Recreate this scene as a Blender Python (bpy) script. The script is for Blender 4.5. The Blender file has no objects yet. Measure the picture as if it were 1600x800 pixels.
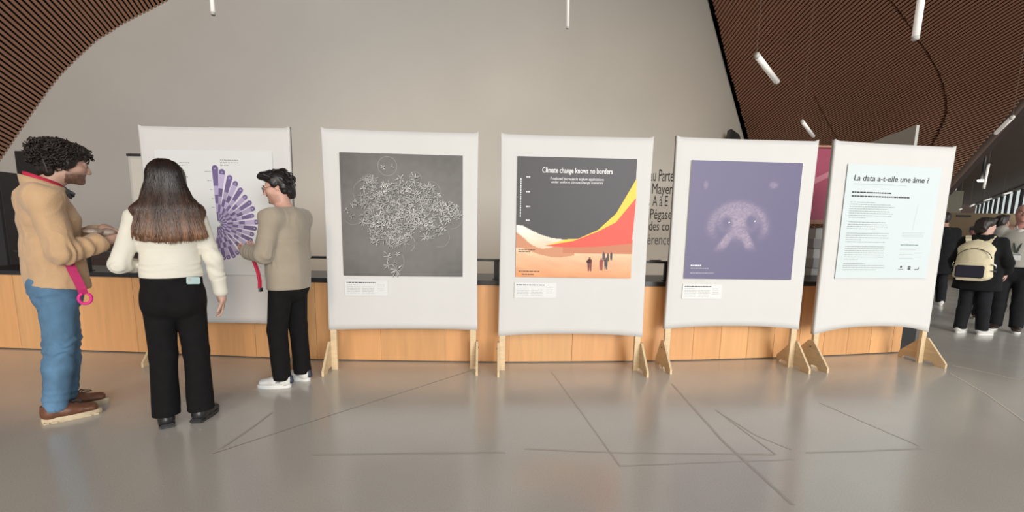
import bpy, bmesh, math, random
import numpy as np
from mathutils import Vector, Matrix
random.seed(7)
rng = np.random.default_rng(7)
C = bpy.context.scene.collection
S = bpy.context.scene
# ------------------------------------------------------------------ camera
FOC, PIT, ROLL, HC, CY = 700.0, 0.139691, -0.0169407, 1.26506, 461.398
_c, _s, _cr, _sr = math.cos(PIT), math.sin(PIT), math.cos(ROLL), math.sin(ROLL)
cam_d = bpy.data.cameras.new('camera'); cam = bpy.data.objects.new('camera', cam_d); C.objects.link(cam)
_fw = Vector((0, _c, -_s)); _up0 = Vector((0, _s, _c)); _r0 = Vector((1, 0, 0))
_rt = _cr*_r0 - _sr*_up0; _up = _sr*_r0 + _cr*_up0
cam.matrix_world = Matrix(((_rt.x, _up.x, -_fw.x, 0), (_rt.y, _up.y, -_fw.y, 0), (_rt.z, _up.z, -_fw.z, HC), (0, 0, 0, 1)))
cam_d.sensor_fit = 'HORIZONTAL'; cam_d.sensor_width = 36; cam_d.lens = 36*FOC/1600
cam_d.shift_y = (CY-400)/1600; cam_d.clip_end = 200
S.camera = cam
# ------------------------------------------------------------------ world, lights, exposure
S.view_settings.view_transform = 'Standard'; S.view_settings.look = 'None'
S.view_settings.gamma = 1; S.view_settings.use_curve_mapping = False
S.view_settings.exposure = -0.08
w = bpy.data.worlds.new('daylight'); S.world = w; w.use_nodes = True
w.node_tree.nodes['Background'].inputs[0].default_value = (0.90, 0.95, 1.0, 1)
w.node_tree.nodes['Background'].inputs[1].default_value = 0.45
def light(name, kind, energy, color, loc, target, **k):
    l = bpy.data.lights.new(name, kind); l.energy = energy; l.color = color
    for a, b in k.items(): setattr(l, a, b)
    o = bpy.data.objects.new(name, l); C.objects.link(o); o.location = loc
    o.rotation_euler = (Vector(target)-Vector(loc)).to_track_quat('-Z', 'Y').to_euler()
    return o
light('sun', 'SUN', 0.7, (1.0, 0.82, 0.62), (-1.5, -10, 5.4), (0, 4, 0.6), angle=math.radians(14))
light('window_facade_light', 'AREA', 7200, (1.0, 0.985, 0.96), (12.0, -26.0, 6.0), (3.0, 8, 3.0), shape='RECTANGLE', size=15, size_y=8)
light('side_window_light', 'AREA', 130, (0.90, 1.0, 0.98), (4.6, -3.5, 3.2), (4.6, 11, 3.4), shape='RECTANGLE', size=2.6, size_y=3)  # added fill that brightens the right end of the wall, not a window
light('hall_window_light', 'AREA', 90, (0.92, 0.97, 1.0), (13, 3, 2.6), (7, 8, 1.0), shape='RECTANGLE', size=5, size_y=3)

# ------------------------------------------------------------------ projection helpers (a photo point at a real depth)
def ray(px, py):
    a = px-800; b = -(py-CY); X = a*_cr+b*_sr; Y = -a*_sr+b*_cr
    return np.array([X/FOC, _c+Y/FOC*_s, -_s+Y/FOC*_c])
ORG = np.array([0, 0, HC])
def proj(p):
    p = np.asarray(p, float); x, y, z = p[..., 0], p[..., 1], p[..., 2]-HC
    d = y*_c-z*_s; u = z*_c+y*_s; X = FOC*x/d; Y = FOC*u/d
    return np.stack([800+X*_cr-Y*_sr, CY-(X*_sr+Y*_cr)], -1)
def aty(px, py, y):
    r = ray(px, py); return ORG+r*(y/r[1])
def atz(px, py, z):
    r = ray(px, py); return ORG+r*((z-HC)/r[2])

# ------------------------------------------------------------------ materials
def mat(name, col=(0.8, 0.8, 0.8), rough=0.6, var=0.0, vscale=8.0, stretch=(1, 1, 1), bump=0.0, bscale=60.0, attr=None,
        metal=0.0, spec=0.5, emit=None, sheen=0.0, coords='Object', coat=0.0):
    m = bpy.data.materials.new(name); m.use_nodes = True; nt = m.node_tree; N = nt.nodes; L = nt.links
    b = N['Principled BSDF']; b.inputs['Roughness'].default_value = rough; b.inputs['Metallic'].default_value = metal
    b.inputs['Specular IOR Level'].default_value = spec; b.inputs['Base Color'].default_value = (*col, 1)
    if coat: b.inputs['Coat Weight'].default_value = coat; b.inputs['Coat Roughness'].default_value = 0.15
    if sheen: b.inputs['Sheen Weight'].default_value = sheen; b.inputs['Sheen Roughness'].default_value = 0.5
    src = None
    if attr:
        a = N.new('ShaderNodeAttribute'); a.attribute_name = attr; src = a.outputs['Color']
    tc = N.new('ShaderNodeTexCoord'); mp = N.new('ShaderNodeMapping'); mp.inputs['Scale'].default_value = stretch
    L.new(tc.outputs[coords], mp.inputs[0])
    if var:
        n = N.new('ShaderNodeTexNoise'); n.inputs['Scale'].default_value = vscale; n.inputs['Detail'].default_value = 5
        L.new(mp.outputs[0], n.inputs['Vector'])
        r = N.new('ShaderNodeMapRange'); r.inputs[1].default_value = 0.25; r.inputs[2].default_value = 0.75
        r.inputs[3].default_value = 1-var; r.inputs[4].default_value = 1+var; L.new(n.outputs[0], r.inputs[0])
        mx = N.new('ShaderNodeMix'); mx.data_type = 'RGBA'; mx.blend_type = 'MULTIPLY'; mx.inputs[0].default_value = 1
        if src: L.new(src, mx.inputs[6])
        else: mx.inputs[6].default_value = (*col, 1)
        L.new(r.outputs[0], mx.inputs[7]); src = mx.outputs[2]
    if src: L.new(src, b.inputs['Base Color'])
    if bump:
        n2 = N.new('ShaderNodeTexNoise'); n2.inputs['Scale'].default_value = bscale; n2.inputs['Detail'].default_value = 3
        L.new(mp.outputs[0], n2.inputs['Vector'])
        bp = N.new('ShaderNodeBump'); bp.inputs['Strength'].default_value = bump; bp.inputs['Distance'].default_value = 0.01
        L.new(n2.outputs[0], bp.inputs['Height']); L.new(bp.outputs[0], b.inputs['Normal'])
    if emit:
        b.inputs['Emission Color'].default_value = (*col, 1); b.inputs['Emission Strength'].default_value = emit
    return m
def srgb(r, g, b):
    f = lambda c: (c/255/12.92) if c/255 <= 0.04045 else ((c/255+0.055)/1.055)**2.4
    return (f(r), f(g), f(b))
def floor_mat():
    m = mat('polished_concrete', (0.57, 0.54, 0.485), 0.3, 0.08, 0.9, spec=0.75); nt = m.node_tree; N = nt.nodes; L = nt.links
    b = N['Principled BSDF']
    tc = N.new('ShaderNodeTexCoord')
    n = N.new('ShaderNodeTexNoise'); n.inputs['Scale'].default_value = 1.7; n.inputs['Detail'].default_value = 8; n.inputs['Roughness'].default_value = 0.65
    L.new(tc.outputs['Object'], n.inputs['Vector'])
    r = N.new('ShaderNodeMapRange'); r.inputs[1].default_value = 0.3; r.inputs[2].default_value = 0.7; r.inputs[3].default_value = 0.15; r.inputs[4].default_value = 0.25
    L.new(n.outputs[0], r.inputs[0]); L.new(r.outputs[0], b.inputs['Roughness'])
    # fine aggregate speckle
    n3 = N.new('ShaderNodeTexNoise'); n3.inputs['Scale'].default_value = 160; n3.inputs['Detail'].default_value = 2
    L.new(tc.outputs['Object'], n3.inputs['Vector'])
    r3 = N.new('ShaderNodeMapRange'); r3.inputs[1].default_value = 0.3; r3.inputs[2].default_value = 0.7; r3.inputs[3].default_value = 0.9; r3.inputs[4].default_value = 1.1
    L.new(n3.outputs[0], r3.inputs[0])
    old = b.inputs['Base Color'].links[0].from_socket
    mx = N.new('ShaderNodeMix'); mx.data_type = 'RGBA'; mx.blend_type = 'MULTIPLY'; mx.inputs[0].default_value = 1
    L.new(old, mx.inputs[6]); L.new(r3.outputs[0], mx.inputs[7]); L.new(mx.outputs[2], b.inputs['Base Color'])
    bp = N.new('ShaderNodeBump'); bp.inputs['Strength'].default_value = 0.015; bp.inputs['Distance'].default_value = 0.004
    n4 = N.new('ShaderNodeTexNoise'); n4.inputs['Scale'].default_value = 6; n4.inputs['Detail'].default_value = 4
    L.new(tc.outputs['Object'], n4.inputs['Vector']); L.new(n4.outputs[0], bp.inputs['Height']); L.new(bp.outputs[0], b.inputs['Normal'])
    return m
M = {}
M['floor'] = floor_mat()
M['joint'] = mat('floor_joint', (0.24, 0.21, 0.17), 0.7)
M['joint_pale'] = mat('floor_joint_pale', (0.8, 0.74, 0.62), 0.5)
M['scuff'] = mat('floor_scuff', (0.44, 0.41, 0.36), 0.3)  # blurred reflections and cable tracks, painted as dull lines on the floor
M['plaster'] = mat('grey_plaster', (0.71, 0.68, 0.62), 0.85, 0.04, 0.6, bump=0.06, bscale=25)
M['slat'] = mat('stained_wood_slat', (0.46, 0.235, 0.148), 0.55, 0.30, 5, (0.3, 6, 6))
M['backing'] = mat('dark_ceiling_backing', (0.022, 0.010, 0.007), 0.9)
M['soffit'] = mat('dark_brown_ceiling', (0.085, 0.054, 0.042), 0.6, 0.15, 2)
M['orange_wood'] = [mat('beech_veneer_%d' % i, (0.72*k, 0.38*k*(1+0.02*i), 0.165*k*(1+0.03*i)), 0.38, 0.09, 4, (6, 6, 0.5)) for i, k in enumerate((1.0, 0.92, 1.06, 0.97))]
M['black'] = mat('black_laminate', (0.018, 0.017, 0.018), 0.35, 0.1, 10)
M['black_metal'] = mat('black_metal', (0.02, 0.02, 0.021), 0.4, 0.1, 10)
M['dark_wood'] = mat('dark_wood', (0.075, 0.045, 0.035), 0.5, 0.25, 4, (1, 6, 6))
M['darkgrey'] = mat('dark_grey_plastic', (0.03, 0.028, 0.03), 0.5, 0.1, 6)
M['ply'] = mat('birch_plywood', (0.72, 0.55, 0.34), 0.5, 0.12, 5, (2, 2, 12))
M['ply_edge'] = mat('plywood_edge', (0.78, 0.62, 0.42), 0.6, 0.15, 30, (1, 1, 1))
M['fabric'] = mat('white_stretch_fabric', (0.68, 0.67, 0.655), 0.8, 0.02, 3, bump=0.05, bscale=180)
M['paper'] = mat('white_print_board', (0.73, 0.74, 0.735), 0.45, 0.01, 3)
M['paper_blue'] = mat('cool_white_print_board', (0.64, 0.71, 0.725), 0.45, 0.01, 3)
M['print'] = mat('printed_ink', attr='Col', rough=0.5, var=0.02, vscale=90)
M['ink'] = mat('black_ink', (0.03, 0.03, 0.035), 0.6)
M['ink_grey'] = mat('grey_ink', (0.28, 0.29, 0.30), 0.6)
M['ink_pale'] = mat('pale_grey_ink', (0.5, 0.52, 0.53), 0.6)
M['ink_white'] = mat('white_ink', (0.85, 0.85, 0.85), 0.6)
M['sign_black'] = mat('sign_lettering_black', (0.03, 0.03, 0.03), 0.7)
M['sign_grey'] = mat('sign_lettering_grey', (0.16, 0.16, 0.16), 0.7)
M['magenta'] = mat('magenta_banner', (0.27, 0.008, 0.052), 0.5, 0.06, 3)
M['pink_stripe'] = mat('pale_pink_stripe', (0.42, 0.12, 0.17), 0.5)
M['rack_wood'] = mat('brown_rack_wood', (0.36, 0.16, 0.08), 0.5, 0.2, 5, (1, 1, 8))
M['palegrey'] = mat('pale_grey_panel', (0.58, 0.57, 0.53), 0.7, 0.03, 2)
M['cream'] = mat('cream_panel', (0.66, 0.58, 0.46), 0.7, 0.04, 2)
M['tan_wall'] = mat('tan_partition', (0.50, 0.33, 0.20), 0.7, 0.06, 2)
M['glass_lit'] = mat('daylit_pane', (0.78, 0.86, 0.84), 0.4, emit=0.75)
M['lamp'] = mat('white_lamp_tube', (0.85, 0.82, 0.77), 0.4, emit=0.25)
M['lamp_on'] = mat('lit_spot', (1.0, 0.93, 0.82), 0.4, emit=6)
M['metal'] = mat('brushed_metal', (0.5, 0.5, 0.5), 0.35, metal=1.0)

# ------------------------------------------------------------------ mesh helpers
def link(name, me, m=None, parent=None, smooth=False):
    o = bpy.data.objects.new(name, me); C.objects.link(o)
    if m is not None and not me.materials: me.materials.append(m)
    if parent is not None: o.parent = parent
    if smooth: me.polygons.foreach_set('use_smooth', [True]*len(me.polygons))
    return o
def pydata(name, v, f, m=None, parent=None, smooth=False, col=None):
    me = bpy.data.meshes.new(name); me.from_pydata([tuple(map(float, p)) for p in v], [], [tuple(map(int, q)) for q in f]); me.update()
    o = link(name, me, m, parent, smooth)
    if col is not None: setcol(me, col)
    return o
def setcol(me, col):
    a = me.color_attributes.new('Col', 'FLOAT_COLOR', 'POINT')
    c = np.ones((len(me.vertices), 4), np.float32); c[:, :3] = col; a.data.foreach_set('color', c.ravel())
def bm_obj(name, bm, m=None, parent=None, smooth=False):
    bmesh.ops.recalc_face_normals(bm, faces=bm.faces)
    me = bpy.data.meshes.new(name); bm.to_mesh(me); bm.free(); return link(name, me, m, parent, smooth)
def box_into(bm, lo, hi, mtx=None):
    r = bmesh.ops.create_cube(bm, size=1)
    c = [(a+b)/2 for a, b in zip(lo, hi)]; s = [abs(b-a) for a, b in zip(lo, hi)]
    for v in r['verts']:
        v.co = Vector((v.co.x*s[0]+c[0], v.co.y*s[1]+c[1], v.co.z*s[2]+c[2]))
        if mtx: v.co = mtx @ v.co
    return r['verts']
def box(name, lo, hi, m, parent=None, bevel=0.0):
    bm = bmesh.new(); box_into(bm, lo, hi)
    if bevel: bmesh.ops.bevel(bm, geom=bm.edges[:], offset=bevel, segments=2, affect='EDGES')
    return bm_obj(name, bm, m, parent)
def prism(name, poly, axis, a, b, m, parent=None, bevel=0.0):
    """extrude a 2-D outline along an axis: axis 'x' -> poly is (y,z), 'y' -> (x,z), 'z' -> (x,y)"""
    def P(p, t): return {'x': (t, p[0], p[1]), 'y': (p[0], t, p[1]), 'z': (p[0], p[1], t)}[axis]
    bm = bmesh.new(); v1 = [bm.verts.new(P(p, a)) for p in poly]; v2 = [bm.verts.new(P(p, b)) for p in poly]; n = len(poly)
    bm.faces.new(v1[::-1]); bm.faces.new(v2)
    for i in range(n): bm.faces.new((v1[i], v1[(i+1) % n], v2[(i+1) % n], v2[i]))
    if bevel: bmesh.ops.bevel(bm, geom=bm.edges[:], offset=bevel, segments=1, affect='EDGES')
    bmesh.ops.triangulate(bm, faces=[f for f in bm.faces if len(f.verts) > 4])
    return bm_obj(name, bm, m, parent)
def frame_of(t):
    t = t/np.linalg.norm(t); a = np.array([0, 0, 1.]) if abs(t[2]) < 0.9 else np.array([1., 0, 0])
    u = np.cross(t, a); u /= np.linalg.norm(u); return u, np.cross(t, u)
def tube_data(pts, rad, n=8, cap=True):
    pts = np.asarray(pts, float); k = len(pts); rad = np.broadcast_to(np.asarray(rad, float), (k,))
    T = np.gradient(pts, axis=0); V = []; u = None
    for i in range(k):
        t = T[i]/(np.linalg.norm(T[i])+1e-12)
        if u is None: u, _ = frame_of(t)
        u = u-t*(u@t); u /= np.linalg.norm(u)+1e-12; wv = np.cross(t, u)
        for j in range(n):
            a = 2*math.pi*j/n; V.append(pts[i]+rad[i]*(math.cos(a)*u+math.sin(a)*wv))
    F = [(i*n+j, i*n+(j+1) % n, (i+1)*n+(j+1) % n, (i+1)*n+j) for i in range(k-1) for j in range(n)]
    if cap: F += [tuple(range(n))[::-1], tuple((k-1)*n+j for j in range(n))]
    return V, F
def tubes(name, lst, m, parent=None, n=8, smooth=True, cols=None):
    V = []; F = []; K = []
    for i, (pts, rad) in enumerate(lst):
        v, f = tube_data(pts, rad, n); o = len(V); V += v; F += [tuple(q+o for q in g) for g in f]
        if cols is not None: K += [cols[i]]*len(v) if np.ndim(cols[i]) == 1 else list(np.repeat(cols[i], n, axis=0))
    return pydata(name, V, F, m, parent, smooth, np.array(K) if cols is not None else None)
def ribbon(name, pts, width, normal, m, parent=None, thick=0.002):
    """flat strap following pts; width direction = tangent x normal"""
    pts = np.asarray(pts, float); nrm = np.asarray(normal, float); T = np.gradient(pts, axis=0); V = []; k = len(pts)
    for i in range(k):
        t = T[i]/np.linalg.norm(T[i]); n_ = nrm[i] if nrm.ndim == 2 else nrm
        s = np.cross(t, n_); s /= np.linalg.norm(s); q = np.cross(s, t)
        for a, b in ((-1, -1), (1, -1), (1, 1), (-1, 1)): V.append(pts[i]+s*width/2*a+q*thick/2*b)
    F = [(i*4+j, i*4+(j+1) % 4, i*4+4+(j+1) % 4, i*4+4+j) for i in range(k-1) for j in range(4)]+[(3, 2, 1, 0), tuple(4*(k-1)+j for j in range(4))]
    return pydata(name, V, F, m, parent)
def empty(name, loc=(0, 0, 0), rz=0.0):
    o = bpy.data.objects.new(name, None); C.objects.link(o); o.location = loc; o.rotation_euler = (0, 0, rz); o.empty_display_size = 0.1; return o
def tag(o, label, cat, group=None):
    o['label'] = label; o['category'] = cat
    if group: o['group'] = group
    return o
def struct(o, label=None):
    o['kind'] = 'structure'
    if label: o['label'] = label
    return o
DG = None
def text_mesh(s, shear=0.0, bold=0.0, align='LEFT'):
    cu = bpy.data.curves.new('t', 'FONT'); cu.body = s; cu.size = 1; cu.shear = shear; cu.offset = bold; cu.extrude = 0.0; cu.resolution_u = 3; cu.align_x = align
    o = bpy.data.objects.new('t', cu); C.objects.link(o); bpy.context.view_layer.update()
    me = bpy.data.meshes.new_from_object(o.evaluated_get(bpy.context.evaluated_depsgraph_get()))
    bpy.data.objects.remove(o); bpy.data.curves.remove(cu); me.materials.clear(); return me
def text_on(name, s, x0, x1, zb, zt, y, m, parent, shear=0.0, bold=0.0, rot=False, base=None):
    """flat lettering on a plane facing -y, its box fitted to x0..x1, zb..zt"""
    me = text_mesh(s, shear, bold); n = len(me.vertices); co = np.empty(n*3); me.vertices.foreach_get('co', co); co = co.reshape(-1, 3)
    lo, hi = co.min(0), co.max(0); q = (co-lo)/np.maximum(hi-lo, 1e-9); out = np.zeros_like(co); out[:, 1] = y
    if rot: out[:, 0] = x1-q[:, 1]*(x1-x0); out[:, 2] = zb+q[:, 0]*(zt-zb)
    else: out[:, 0] = x0+q[:, 0]*(x1-x0); out[:, 2] = zb+q[:, 1]*(zt-zb)
    me.vertices.foreach_set('co', out.ravel()); me.update(); me.name = name
    return link(name, me, m, parent)
def flat_polys(name, polys, y, m, parent, col=None):
    """list of (outline [(x,z)...]) at depth y, triangulated"""
    bm = bmesh.new(); lay = []
    for i, p in enumerate(polys):
        yy = y[i] if isinstance(y, (list, tuple)) else y
        vs = [bm.verts.new((a, yy, b)) for a, b in p]; bm.faces.new(vs); lay += [i]*len(vs)
    bmesh.ops.triangulate(bm, faces=bm.faces[:])
    me = bpy.data.meshes.new(name); bm.to_mesh(me); bm.free(); o = link(name, me, m, parent)
    if col is not None: setcol(me, np.array([col[i] for i in lay]))
    return o

# ================================================================== STRUCTURE
WY = 11.0
struct(box('floor', (-22, -9, -0.25), (34, 36, 0.0), M['floor']))
flo = bpy.data.objects['floor']
def floor_line(px, m, wd=0.008):
    pts = np.array([atz(x, y, 0.0) for x, y in px]); pts[:, 2] = 0.0003+0.00012*len(flo.children)
    ribbon('joint', pts, wd, (0, 0, 1.0), m, flo, 0.0005)
floor_line([(333, 709), (520, 648), (742, 577)], M['joint'], 0.007)
floor_line([(862, 582), (905, 640), (968, 728)], M['scuff'], 0.012)
floor_line([(968, 729), (1100, 724), (1240, 719)], M['scuff'], 0.012)
floor_line([(1050, 600), (1130, 690), (1240, 790)], M['scuff'], 0.02)
floor_line([(1118, 640), (1160, 672), (1213, 711)], M['scuff'], 0.012)
floor_line([(1122, 643), (1180, 680), (1236, 703)], M['scuff'], 0.010)
floor_line([(1282, 630), (1350, 660), (1436, 697)], M['scuff'], 0.008)
floor_line([(820, 702), (960, 708), (1210, 711)], M['scuff'], 0.012)
floor_line([(1260, 708), (1350, 705), (1440, 702)], M['scuff'], 0.014)
floor_line([(1484, 583), (1540, 615), (1600, 658)], M['joint_pale'], 0.010)
floor_line([(1488, 571), (1545, 583), (1600, 596)], M['joint_pale'], 0.012)
floor_line([(488, 712), (640, 709), (790, 708)], M['scuff'], 0.010)
floor_line([(345, 702), (395, 668), (425, 645)], M['scuff'], 0.014)
# -- back wall: its outline follows the arches of the timber shells
edgeL = np.array([(-92, 425), (-66, 350), (-40, 300), (-12, 268), (2.5, 245), (25, 212), (50, 175), (75, 140), (95, 115), (120, 90), (132, 79), (153, 60), (170, 50), (195, 34), (216, 23), (238, 12), (258, 1), (300, -19), (345, -38)], float)
edgeR = np.array([(1088, -66), (1107, 0), (1133.5, 107), (1163, 212), (1182, 290), (1199, 371), (1212, 440)], float)
edgeT = np.array([(345, -38), (450, -85), (600, -130), (750, -150), (900, -140), (1010, -110), (1088, -66)], float)
toW = lambda e: np.array([aty(x, y, WY) for x, y in e])
wl, wt, wr = toW(edgeL), toW(edgeT), toW(edgeR)
outline = [(wl[0][0]-0.6, 0.0)]+[(p[0], p[2]) for p in wl]+[(p[0], p[2]) for p in wt[1:]]+[(p[0], p[2]) for p in wr[1:]]+[(wr[-1][0]+0.35, 0.0)]
struct(prism('wall_back', outline, 'y', WY, WY+0.2, M['plaster']))
o2 = np.array(outline); cx_ = o2.mean(0); big = [tuple(p+(p-cx_)/np.linalg.norm(p-cx_)*0.35) if p[1] > 0 else (p[0]+(0.35 if p[0] > 0 else -0.35), 0.0) for p in o2]
struct(prism('trim_2', big, 'y', WY+0.21, WY+0.3, M['backing']), 'dark edging behind the wall along the timber shells')  # added sheet: shuts out the sky so the gap by the slats stays black
dL = -ray(560, 510); dL /= np.linalg.norm(dL)
dR = -ray(815, 480); dR /= np.linalg.norm(dR)
UNIT = bpy.data.meshes.new('slat'); _b = bmesh.new(); bmesh.ops.create_cube(_b, size=1); _b.to_mesh(UNIT); _b.free(); UNIT.materials.append(M['slat'])
def put_slat(a, b, nrm, wd, dp, parent):
    o = bpy.data.objects.new('slat', UNIT); C.objects.link(o); o.parent = parent
    x = (b-a); ln = np.linalg.norm(x); x /= ln; z = nrm-x*(nrm@x); z /= np.linalg.norm(z); y = np.cross(z, x); c = (a+b)/2
    mt = Matrix(((x[0]*ln, y[0]*wd, z[0]*dp, c[0]), (x[1]*ln, y[1]*wd, z[1]*dp, c[1]), (x[2]*ln, y[2]*wd, z[2]*dp, c[2]), (0, 0, 0, 1)))
    o.matrix_world = mt; return o
def resample(edge, spacing):
    seg = np.linalg.norm(np.diff(edge, axis=0), axis=1); cum = np.r_[0, np.cumsum(seg)]; out = []; s = 0.0
    while s < cum[-1]:
        p = np.array([np.interp(s, cum, edge[:, 0]), np.interp(s, cum, edge[:, 1])]); out.append(p); s += spacing(p) if callable(spacing) else spacing
    return np.array(out)
def backing(name, pts, d, nrms, length, start=0.0):
    length = np.broadcast_to(length, (len(pts),))
    A = [p+d*start-n*0.10 for p, n in zip(pts, nrms)]; B = [p+d*l-n*0.10 for p, n, l in zip(pts, nrms, length)]
    A2 = [p-n*0.12 for p, n in zip(A, nrms)]; B2 = [p-n*0.12 for p, n in zip(B, nrms)]
    k = len(pts); V = A+B+A2+B2; F = []
    for i in range(k-1):
        F += [(i, i+1, k+i+1, k+i), (2*k+i, 3*k+i, 3*k+i+1, 2*k+i+1), (i, 2*k+i, 2*k+i+1, i+1), (k+i, k+i+1, 3*k+i+1, 3*k+i)]
    F += [(0, k, 3*k, 2*k), (k-1, 3*k-1, 4*k-1, 2*k-1)]
    return pydata(name, V, F, M['backing'])
def shell(name, epx, d, spacing, length, s0, cuts):
    e = resample(epx, spacing); P = toW(e); T = np.gradient(P, axis=0); nr = []
    for t, p in zip(T, P):
        n = np.cross(t, d); n /= np.linalg.norm(n)
        if n @ (ORG-p-d*6) < 0: n = -n
        nr.append(n)
    plan = []; ends = []; tips_ = []
    for i, (p, n) in enumerate(zip(P, nr)):
        pit = np.linalg.norm(T[i]); pit = pit*abs(np.linalg.norm(np.cross(T[i]/pit, d)))
        a0 = s0+random.uniform(-0.02, 0.02); ss = np.linspace(a0, length, 900); q = p[None]+ss[:, None]*d[None]; q = q+n*0.0
        infront = q[:, 1] > 1.0; px = np.full((len(ss), 2), 1e9); px[infront] = proj(q[infront])
        segs = cuts(ss, px, q); ends.append(max(b for a, b in segs)); tips_.append((p+d*ends[-1]-n*0.02, ends[-1] < length-0.2))
        plan += [(p+d*a, p+d*b, n, pit*0.58, 0.07) for a, b in segs if b-a > 0.05]
    root = struct(backing(name, P, d, nr, np.array(ends)+0.02, -0.3))
    for a in plan: put_slat(*a, root)
    rim = [t for t, c_ in tips_ if c_]
    if len(rim) > 3: tubes('rim_beam', [(np.array(rim)[::2], 0.055)], M['soffit'], root, 6)
    return root
def no_cut(ss, px, q): return [(ss[0], ss[-1])]
seam1 = np.array([(1372, -30), (1394, 0), (1412, 23), (1425, 41), (1438, 62), (1451, 81), (1461, 97.5), (1470.6, 114), (1477, 136.5), (1481, 156), (1481, 175.5), (1474, 195), (1462.5, 218), (1452, 240)], float)
seam2 = np.array([(1274, 148), (1288, 175), (1310, 215), (1322, 240)], float)
def right_cut(ss, px, q):
    x, y = px[:, 0], px[:, 1]; vis = px[:, 0] < 1e8
    crease = vis & (x > 1480+(290-y)*(120/135.)) & (y > 20)          # beyond the lower rim of the shell
    end = ss[-1]
    k = np.where(crease)[0]
    if len(k): end = ss[max(k[0]-1, 0)]
    segs = [(ss[0], end)]
    for sm, g in ((seam1, 2.6), (seam2, 1.0)):
        inside = vis & (y > sm[0, 1]) & (y < sm[-1, 1]); xs = np.interp(y, sm[:, 1], sm[:, 0])
        k = np.where(inside & (np.abs(x-xs) < g*1.0))[0]
        if len(k):
            a, b = ss[k[0]]-0.01, ss[k[-1]]+0.01; new = []
            for u, v in segs:
                if b <= u or a >= v: new.append((u, v))
                else: new += [(u, max(u, a)), (min(v, b), v)]
            segs = new
    return segs
shell('ceiling_left', edgeL, dL, 6.6, 12.5, 0.0, no_cut)
shell('ceiling_right', edgeR, dR, lambda p: float(np.interp(p[1], [-60, 0, 100, 160, 212, 262, 371, 380], [7.4, 7.0, 5.2, 4.2, 3.2, 2.2, 1.7, 2.6])), 13.5, 0.20, right_cut)
tp = toW(edgeT); V = []; F = []; k = len(tp)
for off in (0.0, 0.2):
    for i, p in enumerate(tp):
        u = i/(k-1); d = dL*(1-u)+dR*u; d /= np.linalg.norm(d); V += [p+np.array([0, 0.1, 0.05+off]), p+d*12.8+np.array([0, 0, 0.05+off])]
for i in range(k-1): F += [(2*i, 2*i+1, 2*i+3, 2*i+2), (2*k+2*i, 2*k+2*i+2, 2*k+2*i+3, 2*k+2*i+1)]
struct(pydata('ceiling_top', V, F, M['soffit']))
# -- far hall: dark ceiling, window facade, tan partition, cream column
CZ = 3.0
cp = [atz(1665, 82, CZ), atz(1600, 155, CZ), atz(1540, 222, CZ), atz(1480, 290, CZ), atz(1455, 318, CZ)]
poly = [(p[0], p[1]) for p in cp]
fdir = ray(1382, 375)[:2]; fdir = fdir/np.linalg.norm(fdir)
f0 = atz(1600, 292, CZ)[:2]
poly += [tuple(f0+fdir*10), tuple(f0+fdir*(-9))]
struct(prism('ceiling_far', poly, 'z', CZ, CZ+0.25, M['soffit']))
win = struct(empty('window_1', (f0[0], f0[1], 0), math.atan2(fdir[1], fdir[0])))
def facade(a, b):
    box('sill', (a, -0.05, 0), (b, 0.15, 1.75), M['tan_wall'], win)
    k = a
    while k < b:
        box('pane', (k+0.11, 0.03, 1.75), (k+0.99, 0.06, CZ-0.08), M['glass_lit'], win)
        box('mullion', (k-0.11, -0.02, 1.75), (k+0.11, 0.12, CZ-0.1), M['darkgrey'], win)
        k += 1.1
    box('head_rail', (a, -0.1, CZ-0.1), (b, 0.12, CZ-0.01), M['palegrey'], win)
facade(-6.0, 9.0)
PY = 14.5
pc0, pc1 = aty(1470, 332, PY), aty(1640, 332.5, PY)
struct(box('wall_partition', (pc0[0], PY, 0), (pc1[0], PY+0.15, pc0[2]), M['tan_wall']))
pb = bpy.data.objects['wall_partition']; a, b = aty(1494, 336, PY), aty(1516, 339, PY)
box('sign_plate', (a[0], PY-0.025, b[2]), (b[0], PY, a[2]), M['black'], pb)
a, b = aty(1478, 298, 15.5), aty(1500, 340, 15.5)
struct(box('trim_1', (a[0], 15.5, 0), (b[0], 15.9, a[2]), M['cream']), 'cream column standing behind the tan partition')
# pale partition whose top corner shows over the last board
k0 = aty(1437, 195, 6.0); k1 = aty(1370, 220, 7.4)
vv = (k1[:2]-k0[:2]); vv = vv/np.linalg.norm(vv)*2.6; nn = np.array([-vv[1], vv[0]]); nn = -nn/np.linalg.norm(nn)*0.03
slope = (k1[2]-k0[2])/np.linalg.norm(k1[:2]-k0[:2])*2.6
q = [k0[:2], k0[:2]+vv, k0[:2]+vv-nn, k0[:2]-nn]; zt = [k0[2], k0[2]+slope, k0[2]+slope, k0[2]]
struct(pydata('wall_side', [(*p, 0) for p in q]+[(*p, z) for p, z in zip(q, zt)], [(3, 2, 1, 0), (4, 5, 6, 7), (0, 1, 5, 4), (1, 2, 6, 5), (2, 3, 7, 6), (3, 0, 4, 7)], M['palegrey']))
struct(box('wall_far', (5.0, 31, 0), (34, 31.2, 5), M['soffit']))
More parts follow.
